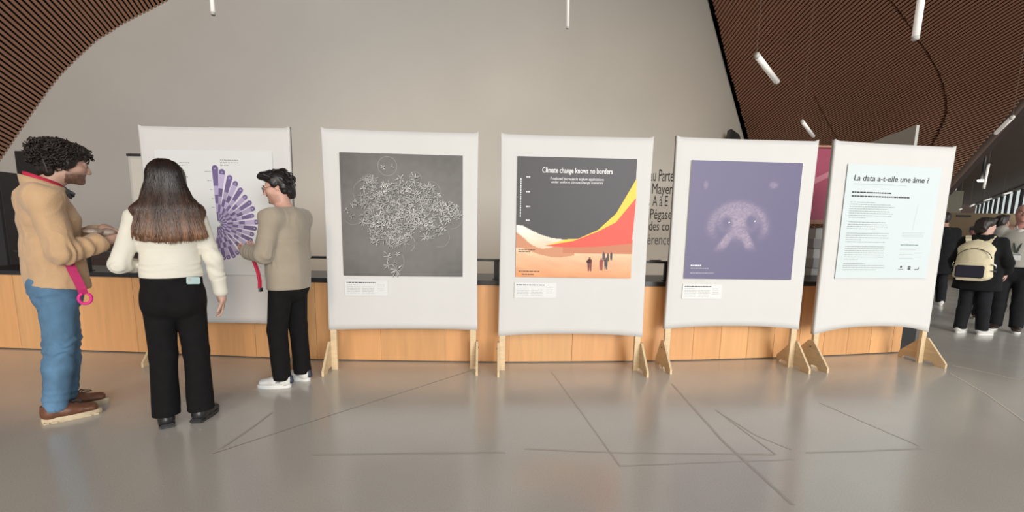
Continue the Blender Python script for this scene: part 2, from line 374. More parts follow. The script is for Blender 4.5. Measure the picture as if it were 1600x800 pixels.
# ================================================================== RECEPTION COUNTER
CB = [(-5.6, 4.46), (-3.86, 4.38), (-1.83, 4.22), (-0.11, 4.24), (1.55, 4.38), (2.683, 4.56), (3.453, 4.70), (4.36, 4.90)]
CBx = np.array([p[0] for p in CB]); CBy = np.array([p[1] for p in CB])
def cby(x): return float(np.interp(x, CBx, CBy))
CTOP = 0.80
counter = tag(empty('reception_counter', (0, 4.5, 0)), 'long reception counter with orange beech front and black worktop behind the boards', 'counter')
def cchild(o): o.parent = counter; o.matrix_parent_inverse = Matrix.Translation((0, -4.5, 0)); return o
xs = -5.6; i = 0; widths = [0.62, 0.62, 0.62, 0.62, 0.62, 0.62, 0.62, 0.62]
while xs < 4.3:
    wd = 0.62 if xs < 1.3 else 0.30
    x1 = min(xs+wd, 4.36); y0, y1 = cby(xs), cby(x1); g = 0.0015
    q = [(xs+g, y0), (x1-g, y1), (x1-g, y1+0.03), (xs+g, y0+0.03)]
    m = M['orange_wood'][random.randrange(4)] if xs > 1.2 else M['orange_wood'][(0, 3, 0, 1)[i % 4]]
    cchild(prism('front_panel', q, 'z', 0.012, 0.765, m)); xs = x1; i += 1
front = [(x, cby(x)+0.031) for x in CBx]; back = [(x, y+0.62) for x, y in front][::-1]
cchild(prism('carcass', front+back, 'z', 0.0, 0.764, M['black']))
wt_ = [(x, cby(x)-0.022) for x in CBx]; wt_[-1] = (4.39, wt_[-1][1]); wb_ = [(x, y+0.72) for x, y in wt_][::-1]
cchild(prism('worktop', wt_+wb_, 'z', 0.766, 0.81, M['black'], bevel=0.003))
cchild(box('plinth', (4.37, 4.95, 0), (4.56, 5.45, 0.70), M['black']))
# raised black shelf on little posts
sh0 = [(x, cby(x)+0.06) for x in np.linspace(-5.0, 2.2, 14)]; sh1 = [(x, y+0.10) for x, y in sh0][::-1]
cchild(prism('raised_shelf', sh0+sh1, 'z', 0.985, 1.005, M['black_metal'], bevel=0.002))
for px in (137, 776, 1042):
    p = aty(px, 415, cby(aty(px, 415, 4.4)[0])+0.10)
    cchild(box('shelf_post', (p[0]-0.025, p[1]-0.02, 0.81), (p[0]+0.025, p[1]+0.02, 0.985), M['black_metal']))
    cchild(box('shelf_foot', (p[0]-0.04, p[1]-0.035, 0.8105), (p[0]+0.04, p[1]+0.035, 0.818), M['black_metal']))
p = aty(1025, 404, 4.45)
pen = tag(empty('desk_pen', (p[0], p[1], 1.0125), 0.4), 'small dark pen lying on the black raised shelf beside the third board', 'pen')
tubes('barrel', [([(-0.075, 0, 0), (0.055, 0, 0)], 0.006)], M['darkgrey'], pen); tubes('tip', [([(0.055, 0, 0), (0.075, 0, -0.001)], [0.006, 0.0015])], M['metal'], pen)
# things behind the counter
bd = tag(empty('back_desk', (-7.7, 6.9, 0)), 'low dark brown wooden desk behind the counter at its end by the tan jacket', 'desk')
for n_, lo, hi in (('desk_top', (-1.6, -0.5, 0.98), (2.0, 0.4, 1.03)), ('front_board', (-1.6, -0.45, 0), (2.0, -0.42, 0.975)), ('end_board', (-1.6, -0.42, 0), (-1.56, 0.38, 0.975)), ('end_board', (1.96, -0.42, 0), (2.0, 0.38, 0.975)), ('upper_ledge', (-1.6, -0.1, 1.032), (2.0, 0.36, 1.06))):
    box(n_, lo, hi, M['dark_wood'], bd)
a, b = aty(-60, 268, 5.9), aty(19, 430, 5.9)
dk = tag(empty('dark_cabinet', ((a[0]+b[0])/2, 5.2, 0)), 'tall black cabinet at the edge of the photo behind the man in the tan jacket', 'cabinet')
a, b = aty(-90, 266, 5.2), aty(19, 430, 5.2); hw = (b[0]-a[0])/2; dk.location = ((a[0]+b[0])/2, 5.2, 0)
box('body', (-hw, 0, 0), (hw, 0.5, a[2]), M['darkgrey'], dk, 0.008); box('door', (-hw+0.01, -0.02, 0.02), (-0.005, 0, a[2]-0.05), M['black'], dk); box('door', (0.005, -0.02, 0.02), (hw-0.01, 0, a[2]-0.05), M['black'], dk)
box('handle', (0.06, -0.045, 1.2), (0.075, -0.02, 1.4), M['black_metal'], dk)
a, b = aty(24, 236, 5.98), aty(78, 300, 5.98)
dsp = tag(empty('display_totem', ((a[0]+b[0])/2, 5.98, 0)), 'tall slim black screen on a stand behind the curly haired man', 'screen'); hw = (b[0]-a[0])/2
box('screen_body', (-hw, -0.02, 0.9), (hw, 0.03, a[2]), M['black'], dsp, 0.006); box('stand', (-0.05, -0.02, 0.03), (0.05, 0.02, 0.9), M['black_metal'], dsp); box('base', (-0.2, -0.12, 0), (0.2, 0.12, 0.03), M['black_metal'], dsp)
a, b = aty(199, 240, 7.8), aty(250, 330, 7.8)
pil = tag(empty('storage_locker', ((a[0]+b[0])/2, 7.8, 0)), 'pale grey upright locker with dark top behind the first board', 'locker'); hw = (b[0]-a[0])/2
box('body', (-hw, 0, 0), (hw, 0.45, a[2]-0.04), M['palegrey'], pil, 0.005); box('top', (-hw-0.01, -0.015, a[2]-0.04), (hw+0.01, 0.46, a[2]), M['darkgrey'], pil); box('door', (-hw+0.05, -0.012, 0.05), (hw-0.03, 0, a[2]-0.09), M['plaster'], pil)
# magenta display rack between boards four and five, with leaflets
a, b = aty(1262, 227, 5.85), aty(1330, 437, 5.85); rw = (b[0]-a[0])/2
rk = tag(empty('brochure_rack', ((a[0]+b[0])/2, 5.85, 0)), 'brown wooden brochure rack with magenta back panel between the last two boards', 'rack')
zt_, zm, zb_ = a[2], aty(1280, 344, 5.85)[2], aty(1280, 432, 5.85)[2]
box('back_panel', (-rw+0.03, 0.02, zm), (rw-0.03, 0.035, zt_-0.02), M['magenta'], rk); box('top_rail', (-rw, -0.02, zt_-0.025), (rw, 0.05, zt_), M['rack_wood'], rk)
box('shelf', (-rw, -0.1, zm-0.05), (rw, 0.08, zm), M['rack_wood'], rk); box('shelf', (-rw, -0.16, zb_-0.03), (rw, 0.1, zb_), M['black'], rk)
for sx in (-1, 1): box('side_post', (sx*rw-0.02, 0.03, 0), (sx*rw+0.02, 0.09, zt_), M['rack_wood'], rk)
box('base', (-rw, -0.16, 0), (rw, 0.1, 0.06), M['rack_wood'], rk)
prism('stripe', [(-rw+0.06, zt_-0.52), (-rw+0.06, zt_-0.44), (rw-0.05, zt_-0.12), (rw-0.05, zt_-0.18)], 'y', 0.016, 0.0195, M['pink_stripe'], rk)
shade = [(0.62, 0.63, 0.6), (0.5, 0.5, 0.48), (0.7, 0.71, 0.68), (0.42, 0.41, 0.4), (0.6, 0.6, 0.56)]
zz = zb_; kinds = ['palest', 'dark grey', 'white', 'charcoal edged', 'cream white', 'grey', 'white topped']
bundle = []
lf = ['pale grey leaflet stack lying lowest in the brochure rack', 'mid grey leaflet stack second from the bottom of the brochure rack', 'white leaflet stack in the middle of the brochure rack', 'dark grey leaflet stack second from the top in the brochure rack', 'off-white leaflet stack topmost in the brochure rack']
for i in range(5):
    h = (zm-0.10-zb_)/5; ob = tag(empty('leaflet_stack', (rk.location.x+random.uniform(-0.03, 0.03), 5.81, zz+0.0005), random.uniform(-0.15, 0.15)), lf[i], 'leaflets', 'leaflets in the brochure rack')
    mm = mat('leaflet_paper_%d' % i, shade[i], 0.6, 0.1, 30, (1, 1, 20))
    box('pages', (-rw+0.09, -0.13, 0), (rw-0.09, 0.03, h-0.012), mm, ob); box('cover', (-rw+0.088, -0.132, h-0.012), (rw-0.088, 0.032, h-0.002), M['paper'] if i % 2 else M['ink_grey'], ob); zz += h
# a small dark projector fixed on the wall edge above the fourth board
a = aty(1146, 209, 10.7)
pj = tag(empty('wall_spotlight', tuple(a)), 'small black wedge shaped spotlight showing above the fourth board', 'spotlight')
prism('housing', [(-0.13, -0.16), (0.15, -0.16), (0.09, -0.03), (-0.10, 0.09)], 'y', -0.09, 0.09, M['black_metal'], pj); tubes('mounting_arm', [([(0.0, 0.09, -0.09), (0.0, 0.299, -0.09)], 0.02)], M['black_metal'], pj)
# ------------------------------------------------------------------ lettering on the wall
sg = tag(empty('wall_lettering', (0, WY, 0)), 'room directions lettered in black on the grey wall between third and fourth board', 'sign')
def wline(s, x0, x1, yb, yt, m, bold):
    a = aty(x0, yb, WY); b = aty(x1, yt, WY)
    text_on('text_line', s, a[0], b[0], a[2], b[2], -0.004, m, sg, bold=bold)
wline('u', 1017, 1026, 279, 268, M['sign_black'], 0.02) if False else None
wline('au Parte', 1015, 1053, 283, 265, M['sign_black'], 0.004)
wline('e Mayen', 1008, 1052, 308, 287, M['sign_black'], 0.0)
wline('s A à E', 1012, 1044, 322, 306, M['sign_black'], 0.0)
wline('e Pégase', 1005, 1050, 347, 327, M['sign_black'], 0.0)
wline('e des con', 1004, 1052, 360, 346, M['sign_black'], 0.0)
wline('férence', 1007, 1048, 382, 366, M['sign_grey'], 0.0)
# ------------------------------------------------------------------ suspended lamp tubes
M['cable'] = mat('thin_steel_cable', (0.25, 0.2, 0.17), 0.5)
from mathutils.bvhtree import BVHTree
ROOFS = []
for nm in ('ceiling_left', 'ceiling_right', 'ceiling_top', 'ceiling_far'):
    me = bpy.data.objects[nm].data; ROOFS.append(BVHTree.FromPolygons([tuple(v.co) for v in me.vertices], [tuple(p.vertices) for p in me.polygons]))
def roof_over(p):
    hs = [t.ray_cast(Vector(p)+Vector((0, 0, 0.05)), Vector((0, 0, 1))) for t in ROOFS]; hs = [h[3] for h in hs if h[0] is not None]
    return min(hs)+0.05 if hs else 3.0
def lamp(p0, p1, d0, d1, label, cab=True, r=0.021, m=None):
    A = aty(p0[0], p0[1], d0); B = aty(p1[0], p1[1], d1); c = (A+B)/2
    o = tag(empty('tube_lamp', tuple(c)), label, 'lamp', 'white tube lamps hung from the ceiling')
    t = (B-A)/np.linalg.norm(B-A)
    tubes('tube', [([A-c+t*0.02, B-c-t*0.02], r)], M['lamp'], o, 10)
    tubes('end_cap', [([A-c, A-c+t*0.02], r*1.04)], M['palegrey'], o, 10); tubes('end_cap', [([B-c-t*0.02, B-c], r*1.04)], M['palegrey'], o, 10)
    for f in ((0.12, 0.88) if cab else (0.0,)):
        q = A-c+(B-A)*f; hh = roof_over(q+c); tubes('cable', [([q+np.array([0, 0, r*0.9 if cab else 0]), q+np.array([0, 0, hh+0.01])], 0.0013)], M['cable'], o, 5)
lamp((326, -70), (333, 23), 5.2, 5.0, 'white tube lamp hanging straight down above the first board', False)
lamp((889, -110), (887, 45), 5.6, 5.6, 'white tube lamp hanging straight down above the third board', False, 0.018)
lamp((1448, -60), (1430, 62), 3.5, 3.5, 'thick white tube lamp hanging by the curved seam of the slatted ceiling', False, 0.024)
lamp((1182, 86), (1214, 128), 4.4, 4.8, 'white tube lamp tilted over the fourth board by the wall edge', False, 0.026)
lamp((1253, 189), (1271, 213), 6.2, 6.6, 'short tilted white tube lamp just above the top edge of the fourth board', False, 0.022)
lamp((1582, 183), (1556, 208), 4.7, 5.2, 'white tube lamp on the dark ceiling edge farthest from the boards', False, 0.02)
lamp((1528, 237), (1513, 252), 7.2, 8.0, 'white tube lamp below the ceiling rim just beside the last board top', False, 0.02)
lamp((1545, 256), (1537, 295), 7.0, 7.0, 'thin upright tube lamp beside the small bright ceiling spot', False, 0.016)
lamp((1499, 268), (1490, 276), 11.5, 11.7, 'small tube lamp peeping past the side of the last board', False, 0.022)
lamp((1495, 289), (1493, 298), 13, 13, 'tiny upright tube lamp above the cream column', False, 0.018)
lamp((1567, 304), (1581, 300), 11, 11, 'far white tube lamp lying along the window row above the grey haired man', False, 0.02)
lamp((1537, 314), (1549, 310), 11.5, 11.5, 'far white tube lamp middle one along the window row', False, 0.02)
lamp((1515, 323), (1523, 319), 12, 12, 'far short tube lamp at the end of the window row', False, 0.02)
lamp((1498, 328), (1503, 326), 11.7, 11.7, 'tiny far tube lamp beside the cream column', False, 0.018)
a = aty(1534, 281, 8.0)
sp = tag(empty('ceiling_spot', tuple(a)), 'small bright spot lamp under the dark ceiling', 'spot lamp')
tubes('lens', [([(0, 0, -0.03), (0, 0, 0.0)], [0.05, 0.06])], M['lamp_on'], sp, 12); tubes('housing', [([(0, 0, 0.001), (0, 0, CZ-a[2]-0.002)], 0.02)], M['black_metal'], sp, 10)
# ================================================================== DISPLAY BOARDS
BOARDS = [(-2.653, 4.097, -0.007, 1.336, 2.151, 0.373, 0.012), (-0.977, 3.982, 0.073, 1.331, 2.12, 0.37, 0.012), (0.548, 4.03, 0.049, 1.337, 2.113, 0.323, 0.028), (2.114, 4.202, 0.065, 1.33, 2.146, 0.38, 0.035), (3.617, 4.393, 0.158, 1.333, 2.163, 0.323, 0.075)]
BL = ['white fabric display board with the purple fan chart, behind the three visitors', 'white fabric display board with the dark grey coral print', 'white fabric display board with the desert and red curve print', 'white fabric display board with the purple bear face print', 'white fabric display board with the text sheet, last beside the hall']
TH = 0.05
broots = []
def make_board(i):
    cx, cy, yaw, W, zt, zb, arch = BOARDS[i]
    root = tag(empty('display_board', (cx, cy, 0), yaw), BL[i], 'display board', 'white display boards in a row before the counter')
    nx, nz = 28, 30; V = []; F = []
    def top(u): e = abs(u); return zt-0.013+0.016*max(0, (e-0.955)/0.045)**1.2+(-0.004*(1-u*u))
    def bot(u): return zb+arch*(1-abs(u)**2.6)
    for side in (0, 1):
        for a in range(nx+1):
            u = -1+2*a/nx; u = math.copysign(1-(1-abs(u))**1.5, u)
            for b in range(nz+1):
                t = b/nz; z = bot(u)*(1-t)+top(u)*t; inset = 0.006*math.sin(math.pi*t)*abs(u)**8
                y = (0.0 if side == 0 else TH)+(0.003*math.sin(2.3*u+3*t)*(1-u*u) if side == 0 else 0)
                if abs(u) > 0.98: y += (0.004 if side == 0 else -0.004)
                V.append((u*W/2-math.copysign(inset, u), y, z))
    st = nz+1; off = (nx+1)*st
    for a in range(nx):
        for b in range(nz):
            p = a*st+b; F.append((p, p+st, p+st+1, p+1)); F.append((off+p, off+p+1, off+p+st+1, off+p+st))
    for a in range(nx):
        p = a*st; F.append((p, off+p, off+p+st, p+st)); q = a*st+nz; F.append((q, q+st, off+q+st, off+q))
    for b in range(nz):
        F.append((b, b+1, off+b+1, off+b)); q = nx*st+b; F.append((q, off+q, off+q+1, q+1))
    pydata('fabric_cover', V, F, M['fabric'], root, True)
    for s in (-1, 1):
        xi = s*(W/2-0.012); xo = s*(W/2-0.065); lo, hi = min(xi, xo), max(xi, xo)
        box('post', (lo, 0.010, 0.0), (hi, 0.040, zb+0.02), M['ply'], root)
        # plywood wedge foot on the outer side of the post
        x0 = s*(W/2-0.0115); x1 = s*(W/2+0.0085)
        rb = {(3, 1): 0.27, (4, -1): 0.26, (4, 1): 0.27}.get((i, s), 0.155)
        ft = prism('foot', [(-0.20, 0), (-0.20, 0.045), (-0.008, 0.265), (0.05, 0.265), (rb, 0.06), (rb, 0), (rb-0.045, 0), (rb-0.06, 0.03), (-0.075, 0.03), (-0.10, 0)], 'x', min(x0, x1), max(x0, x1), M['ply'], root, 0.0015)
        bt = tubes('bolt', [([(s*(W/2+0.004), 0.02, 0.20), (s*(W/2+0.012), 0.02, 0.20)], 0.008)], M['black_metal'], ft, 8)
    broots.append(root); return root
for i in range(5): make_board(i)
def on_board(i, px, py):
    cx, cy, yaw = BOARDS[i][:3]; n = np.array([math.sin(yaw), -math.cos(yaw), 0]); p0 = np.array([cx, cy, 0])+n*0.012
    r = ray(px, py); t = ((p0-ORG)@n)/(r@n); p = ORG+r*t-np.array([cx, cy, 0])
    return p[0]*math.cos(yaw)+p[1]*math.sin(yaw), p[2]
def sheet(i, name, tl, tr, br, bl, label, cat, m, thick=0.006, group=None, gap=0.0065):
    q = [on_board(i, *p) for p in (tl, tr, br, bl)]
    x0 = (q[0][0]+q[3][0])/2; x1 = (q[1][0]+q[2][0])/2; z1 = (q[0][1]+q[1][1])/2; z0 = (q[2][1]+q[3][1])/2
    cx, cy, yaw = BOARDS[i][:3]; R = Matrix.Rotation(yaw, 3, 'Z'); xc = (x0+x1)/2; zc = (z0+z1)/2
    o = tag(empty(name, Vector((cx, cy, 0))+R @ Vector((xc, -gap, zc)), yaw), label, cat, group)
    w_, h_ = x1-x0, z1-z0
    box('backing_sheet', (-w_/2, -thick, -h_/2), (w_/2, 0, h_/2), m, o)
    return o, w_, h_, -thick
def uvx(w, h): return lambda u, v: (-w/2+u*w, h/2-v*h)     # u right, v down, 0..1
def image_print(name, fn, w, h, y, m, parent, nx=180, ny=180, inset=0.0):
    u, v = np.meshgrid(np.linspace(0, 1, nx), np.linspace(0, 1, ny)); col = fn(u, v).reshape(-1, 3)
    V = np.stack([(-w/2+inset)+u*(w-2*inset), np.full_like(u, y), (h/2-inset)-v*(h-2*inset)], -1).reshape(-1, 3)
    idx = np.arange(nx*ny).reshape(ny, nx); F = np.stack([idx[1:, :-1], idx[1:, 1:], idx[:-1, 1:], idx[:-1, :-1]], -1).reshape(-1, 4)
    me = bpy.data.meshes.new(name); me.from_pydata(V.tolist(), [], F.tolist()); me.update(); setcol(me, col); return link(name, me, m, parent)
def lin(c): return np.array(srgb(*c))
def vnoise(p, seed=0):
    """value noise on an (...,2|3) array"""
    p = np.asarray(p, float); i = np.floor(p).astype(np.int64); f = p-i; f = f*f*(3-2*f); D = p.shape[-1]; out = 0
    for k in range(2**D):
        b = [(k >> j) & 1 for j in range(D)]; h = np.full(p.shape[:-1], seed*7919+17, np.int64); wgt = 1.0
        for j in range(D):
            h = (h*1103515245+(i[..., j]+b[j])*(374761393, 668265263, 2147483647)[j]) & 0x7fffffff
            h ^= h >> 13; wgt = wgt*(f[..., j] if b[j] else 1-f[..., j])
        h = (h*1274126177) & 0x7fffffff; out = out+wgt*((h >> 8) % 65536)/65535.0
    return out
def text_lines(name, lines, y, m, parent, hgt):
    """unreadably small print: rows of word-long bars; lines = (x0, x1, z)"""
    V = []; F = []
    for x0, x1, z in lines:
        x = x0
        while x < x1-0.003:
            wl_ = min(random.uniform(0.010, 0.034), x1-x); o = len(V); V += [(x, y, z-hgt/2), (x+wl_, y, z-hgt/2), (x+wl_, y, z+hgt/2), (x, y, z+hgt/2)]; F.append((o, o+1, o+2, o+3)); x += wl_+0.005
    r_ = pydata(name, V, F, m, parent); r_['kind'] = 'stuff'; return r_
PG = 'square prints on the display boards'
# --- board 1: fan chart
o, w_, h_, yf = sheet(0, 'poster', (250, 234), (429, 236), (431, 430), (250, 428), 'white poster with the purple fan chart on the first board', 'poster', M['paper'])
X = uvx(w_, h_); e = 0.0006
def pp(px, py):
    a = on_board(0, px, py); b0 = on_board(0, 250, 234); 
    R = broots[0]; return a[0]-(o.location.x-BOARDS[0][0]), a[1]-o.location.z
ctr = np.array(pp(341, 350)); tips = [(336, 263), (347, 269), (359, 278), (368, 287), (376, 297), (383, 308), (390, 317), (395, 326), (394, 337), (401, 347), (398, 357), (394, 366), (392, 375), (386, 382), (380, 390), (371, 395), (365, 400), (357, 402), (350, 403), (344, 404), (339, 404)]
polys = []; cols = []; ys = []
DK, LT, WH = lin((112, 98, 140)), lin((178, 166, 200)), lin((226, 220, 234))
random.seed(3)
for k, tpx in enumerate(tips):
    tp_ = np.array(pp(*tpx)); d = tp_-ctr; L_ = np.linalg.norm(d); d /= L_; s_ = np.array([-d[1], d[0]])
    hw = lambda r: 0.004+0.0225*(r/0.40)
    def outl(r0, r1, sc, rnd=False):
        a = [ctr+d*r0-s_*hw(r0)*sc, ctr+d*r1-s_*hw(r1)*sc]
        if rnd: a += [ctr+d*r1+hw(r1)*sc*(d*math.cos(t)+s_*math.sin(t)) for t in np.linspace(-math.pi/2, math.pi/2, 9)[1:-1]]
        return [tuple(p) for p in a+[ctr+d*r1+s_*hw(r1)*sc, ctr+d*r0+s_*hw(r0)*sc]]
    polys.append(outl(0.02, L_, 1.18, True)); cols.append(WH); ys.append(yf-e)
    nb = 6; ed = np.linspace(0.03, L_, nb+1); ed[-2] = L_-0.018
    for b_ in range(nb):
        dark = (b_+k) % 2 == 0 or b_ == nb-1; c_ = DK if dark else LT; c_ = c_*random.uniform(0.85, 1.15)
        polys.append(outl(ed[b_], ed[b_+1], 0.90, b_ == nb-1)); cols.append(c_); ys.append(yf-2*e)
    polys.append([tuple(ctr+d*(L_-0.002)+0.0075*np.array([math.cos(t), math.sin(t)])) for t in np.linspace(0, 2*math.pi, 9)[:-1]]); cols.append(LT); ys.append(yf-3*e)
flat_polys('fan_chart', polys, ys, M['print'], o, cols)
tl = []
for x0, x1, y_ in ((344, 372, 250), (344, 373, 254), (344, 357, 258)): a = pp(x0, y_); b = pp(x1, y_); tl.append((a[0], b[0], a[1]))
for x0, x1, y_ in ((280, 296, 254), (280, 288, 258), (320, 330, 268), (324, 330, 282), (328, 333, 296), (331, 335, 310), (331, 336, 324), (278, 290, 266), (278, 294, 276)): a = pp(x0, y_); b = pp(x1, y_); tl.append((a[0], b[0], a[1]))
text_lines('small_print', tl, yf-e, M['ink_grey'], o, 0.006)
# --- board 2: grey coral print
o, w_, h_, yf = sheet(1, 'poster', (530, 238), (723, 243), (723, 432), (537, 431), 'dark grey square poster covered in white branching coral shapes', 'poster', M['paper'])
X = uvx(w_, h_)
def greybg(u, v):
    r = np.sqrt((u-0.5)**2+(v-0.55)**2); n = vnoise(np.stack([u*5, v*5], -1), 3)*0.10+vnoise(np.stack([u*26, v*26], -1), 5)*0.07
    g = 0.135+0.07*np.clip(1-r*1.6, 0, 1)-0.06*np.clip(r-0.45, 0, 1)*2+n*0.30-0.02
    sh = np.exp(-(((u-0.46)/0.34)**2+((v-0.46)/0.26)**2)**2)*0.06*vnoise(np.stack([u*14, v*14], -1), 9)
    g = np.clip(g-sh, 0.02, 1); return np.stack([g*1.02, g*0.97, g*0.92], -1)
image_print('print', greybg, w_, h_, yf-0.0006, M['print'], o, 120, 120)
Z = lambda x, y: ((x-82)/531., (y-132)/536.)
body = [Z(*p) for p in ((180, 250), (215, 235), (270, 255), (330, 265), (390, 240), (430, 250), (500, 280), (520, 335), (560, 340), (604, 360), (600, 400), (545, 425), (515, 480), (480, 505), (440, 490), (430, 455), (390, 470), (385, 505), (320, 530), (260, 530), (205, 505), (200, 450), (165, 440), (180, 390), (165, 330))]
def inside(x, y, P):
    c = False; n = len(P)
    for i in range(n):
        (x1, y1), (x2, y2) = P[i], P[i-1]
        if (y1 > y) != (y2 > y) and x < (x2-x1)*(y-y1)/(y2-y1)+x1: c = not c
    return c
random.seed(11); stars = []
while len(stars) < 170:
    u, v = random.random(), random.random()
    if inside(u, v, body) and all((u-a)**2+(v-b)**2 > 0.0010 for a, b, *_ in stars): stars.append((u, v, random.uniform(0.026, 0.044), random.randint(6, 9)))
for x, y, r, n_ in ((105, 378, 14, 5), (130, 355, 16, 5), (150, 345, 18, 7), (340, 235, 24, 7), (405, 230, 24, 8), (265, 190, 12, 4), (308, 186, 9, 3), (280, 578, 24, 6), (278, 620, 18, 5), (315, 640, 30, 11), (322, 568, 14, 5), (205, 240, 16, 5), (175, 247, 10, 4), (125, 405, 12, 4), (310, 605, 12, 3)):
    a, b = Z(x, y); stars.append((a, b, r/531., n_))
polys = []; cols = []; ys = []
def stroke(x0, z0, x1, z1, w0, w1, c, y):
    d = np.array([x1-x0, z1-z0]); l = np.linalg.norm(d)+1e-9; s_ = np.array([-d[1], d[0]])/l
    polys.append([(x0-s_[0]*w0, z0-s_[1]*w0), (x1-s_[0]*w1, z1-s_[1]*w1), (x1+s_[0]*w1, z1+s_[1]*w1), (x0+s_[0]*w0, z0+s_[1]*w0)]); cols.append(c); ys.append(y)
for u, v, r, n_ in stars:
    ph = random.random()*6.28; br = random.uniform(0.55, 1.0)
    for k in range(n_):
        a = ph+k*2*math.pi/n_+random.uniform(-0.4, 0.4); rr = r*random.uniform(0.6, 1.2); x0, z0 = X(u, v); x1, z1 = X(u+rr*math.cos(a), v+rr*math.sin(a))
        mx_, mz = (x0+x1)/2+random.uniform(-.004, .004), (z0+z1)/2+random.uniform(-.004, .004)
        stroke(x0+.004, z0-.006, x1+.004, z1-.006, 0.0030, 0.0020, np.array([0.04, 0.048, 0.045]), yf-0.0010)
        cc = np.array([0.82, 0.80, 0.76])*br*random.uniform(0.7, 1.1)
        stroke(x0, z0, mx_, mz, 0.0013, 0.0023, cc*0.75, yf-0.0014); stroke(mx_, mz, x1, z1, 0.0023, 0.0017, cc, yf-0.0014)
def arc(x, y, r, a0, a1, c):
    u, v = Z(x, y); ts = np.linspace(a0, a1, 22)
    for i in range(21):
        p = X(u+r/531.*math.cos(ts[i]), v+r/536.*math.sin(ts[i])); q = X(u+r/531.*math.cos(ts[i+1]), v+r/536.*math.sin(ts[i+1])); stroke(*p, *q, 0.0016, 0.0016, np.array([c]*3), yf-0.0013)
arc(285, 185, 41, 0, 6.283, 0.33); arc(405, 233, 26, 3.0, 6.5, 0.3); arc(205, 240, 18, 0, 6.28, 0.3); arc(470, 290, 44, -1.8, 1.2, 0.28); arc(190, 300, 55, 2.3, 4.2, 0.28); arc(510, 490, 44, -0.6, 1.9, 0.28); arc(360, 520, 40, -1.4, 1.0, 0.42); arc(290, 600, 60, -0.5, 0.9, 0.34); arc(130, 400, 40, 0.6, 2.6, 0.25); arc(560, 400, 52, 0.0, 1.6, 0.3)
flat_polys('coral_pattern', polys, ys, M['print'], o, cols)['kind'] = 'stuff'
# --- board 3: desert print
o, w_, h_, yf = sheet(2, 'poster', (808, 245.5), (994.6, 247), (986.5, 433.8), (806, 433.8), 'square poster with red and yellow curve over desert dunes', 'poster', M['paper'])
X = uvx(w_, h_); Z3 = lambda x, y: X((x-77-(y-130)*(-0.006))/(535-(y-130)*0.033), (y-129)/540.)
def desert(u, v):
    ridge = np.interp(u, [0, .05, .12, .2, .3, .4, .52, 1], [.56, .565, .60, .635, .665, .675, .67, .60])
    top = lin((246, 238, 226)); mid = lin((238, 196, 158)); low = lin((226, 150, 100))
    t = np.clip((v-0.6)/0.4, 0, 1)[..., None]; c = np.where(t < 0.45, top+(mid-top)*t/0.45, mid+(low-mid)*(t-0.45)/0.55)
    n = vnoise(np.stack([u*6+v*9, v*30-u*8], -1), 2)[..., None]; c = c*(0.90+0.2*n)
    dune = (v > ridge+0.10*np.abs(np.sin(u*7+0.4))+0.02) & (v < ridge+0.19-u*0.10) & (u < 0.5); c = np.where(dune[..., None], lin((206, 142, 104)), c)
    back = (v > 0.715+0.05*np.sin(u*3.0+2.2)) & (v < 0.79) & (u > 0.4); c = np.where(back[..., None], lin((198, 122, 84)), c)
    sky = v < ridge; return np.where(sky[..., None], lin((66, 64, 68)), c)
image_print('print', desert, w_, h_, yf-0.0006, M['print'], o, 200, 200)
yel = [(200, 523), (300, 493), (350, 490), (440, 448), (520, 373), (565, 295), (612, 213), (611, 300), (560, 362), (520, 412), (440, 455), (330, 500)]
red = [(200, 524), (330, 500), (440, 455), (520, 412), (560, 362), (610.5, 300), (594, 508), (520, 516), (420, 526), (300, 530)]
flat_polys('curve_shape', [[Z3(*p) for p in yel], [Z3(*p) for p in red]], yf-0.0010, M['print'], o, [lin((250, 205, 62)), lin((226, 82, 64))])
fig = []; fc = []
def figure(x, y, h, c, sx=1.0):
    w = h*0.15*sx
    fig.append([Z3(x+a*w, y+b*h) for a, b in ((-0.7, 0), (-0.2, 0), (0, -0.3), (0.2, 0), (0.75, 0), (0.85, -0.45), (0.95, -0.8), (0.4, -0.86), (0.35, -0.98), (-0.1, -1.0), (-0.35, -0.95), (-0.3, -0.86), (-0.85, -0.8), (-0.9, -0.45))]); fc.append(c)
figure(404, 638, 66, lin((120, 52, 46)), 1.1); figure(456, 634, 58, lin((150, 62, 54))); figure(478, 630, 56, lin((58, 48, 50))); figure(467, 592, 44, lin((70, 60, 60))); figure(486, 592, 40, lin((84, 62, 56))); figure(501, 586, 38, lin((50, 44, 46)))
fig.append([Z3(x, y) for x, y in ((388, 590), (402, 582), (413, 590), (411, 600), (392, 601))]); fc.append(lin((52, 40, 38)))
for f_, c_ in zip(fig, fc): flat_polys('walking_figure', [f_], yf-0.0014, M['print'], o, [c_])
def t3(n_, s, x0, x1, yb, yt, m, **k): a = Z3(x0, yb); b = Z3(x1, yt); text_on(n_, s, a[0], b[0], a[1], b[1], yf-0.0014, m, o, **k)
t3('title', 'Climate change knows no borders', 187, 503, 205, 174, M['ink_white'], bold=0.014)
t3('subtitle', 'Predicted increase in asylum applications', 224, 463, 232, 216, M['ink_white'], bold=0.004)
t3('subtitle', 'under uniform climate change scenarios', 228, 460, 246, 232, M['ink_white'], bold=0.004)
for y_, s in ((218, '80%'), (283, '60%'), (348, '40%'), (410, '20%')): a = Z3(117, y_); b = Z3(135, y_); text_lines('axis_mark', [(a[0], b[0], a[1])], yf-0.0014, M['ink_white'], o, 0.011)
a = Z3(90, 395); b = Z3(97, 222)
V = []; F = []; z = a[1]
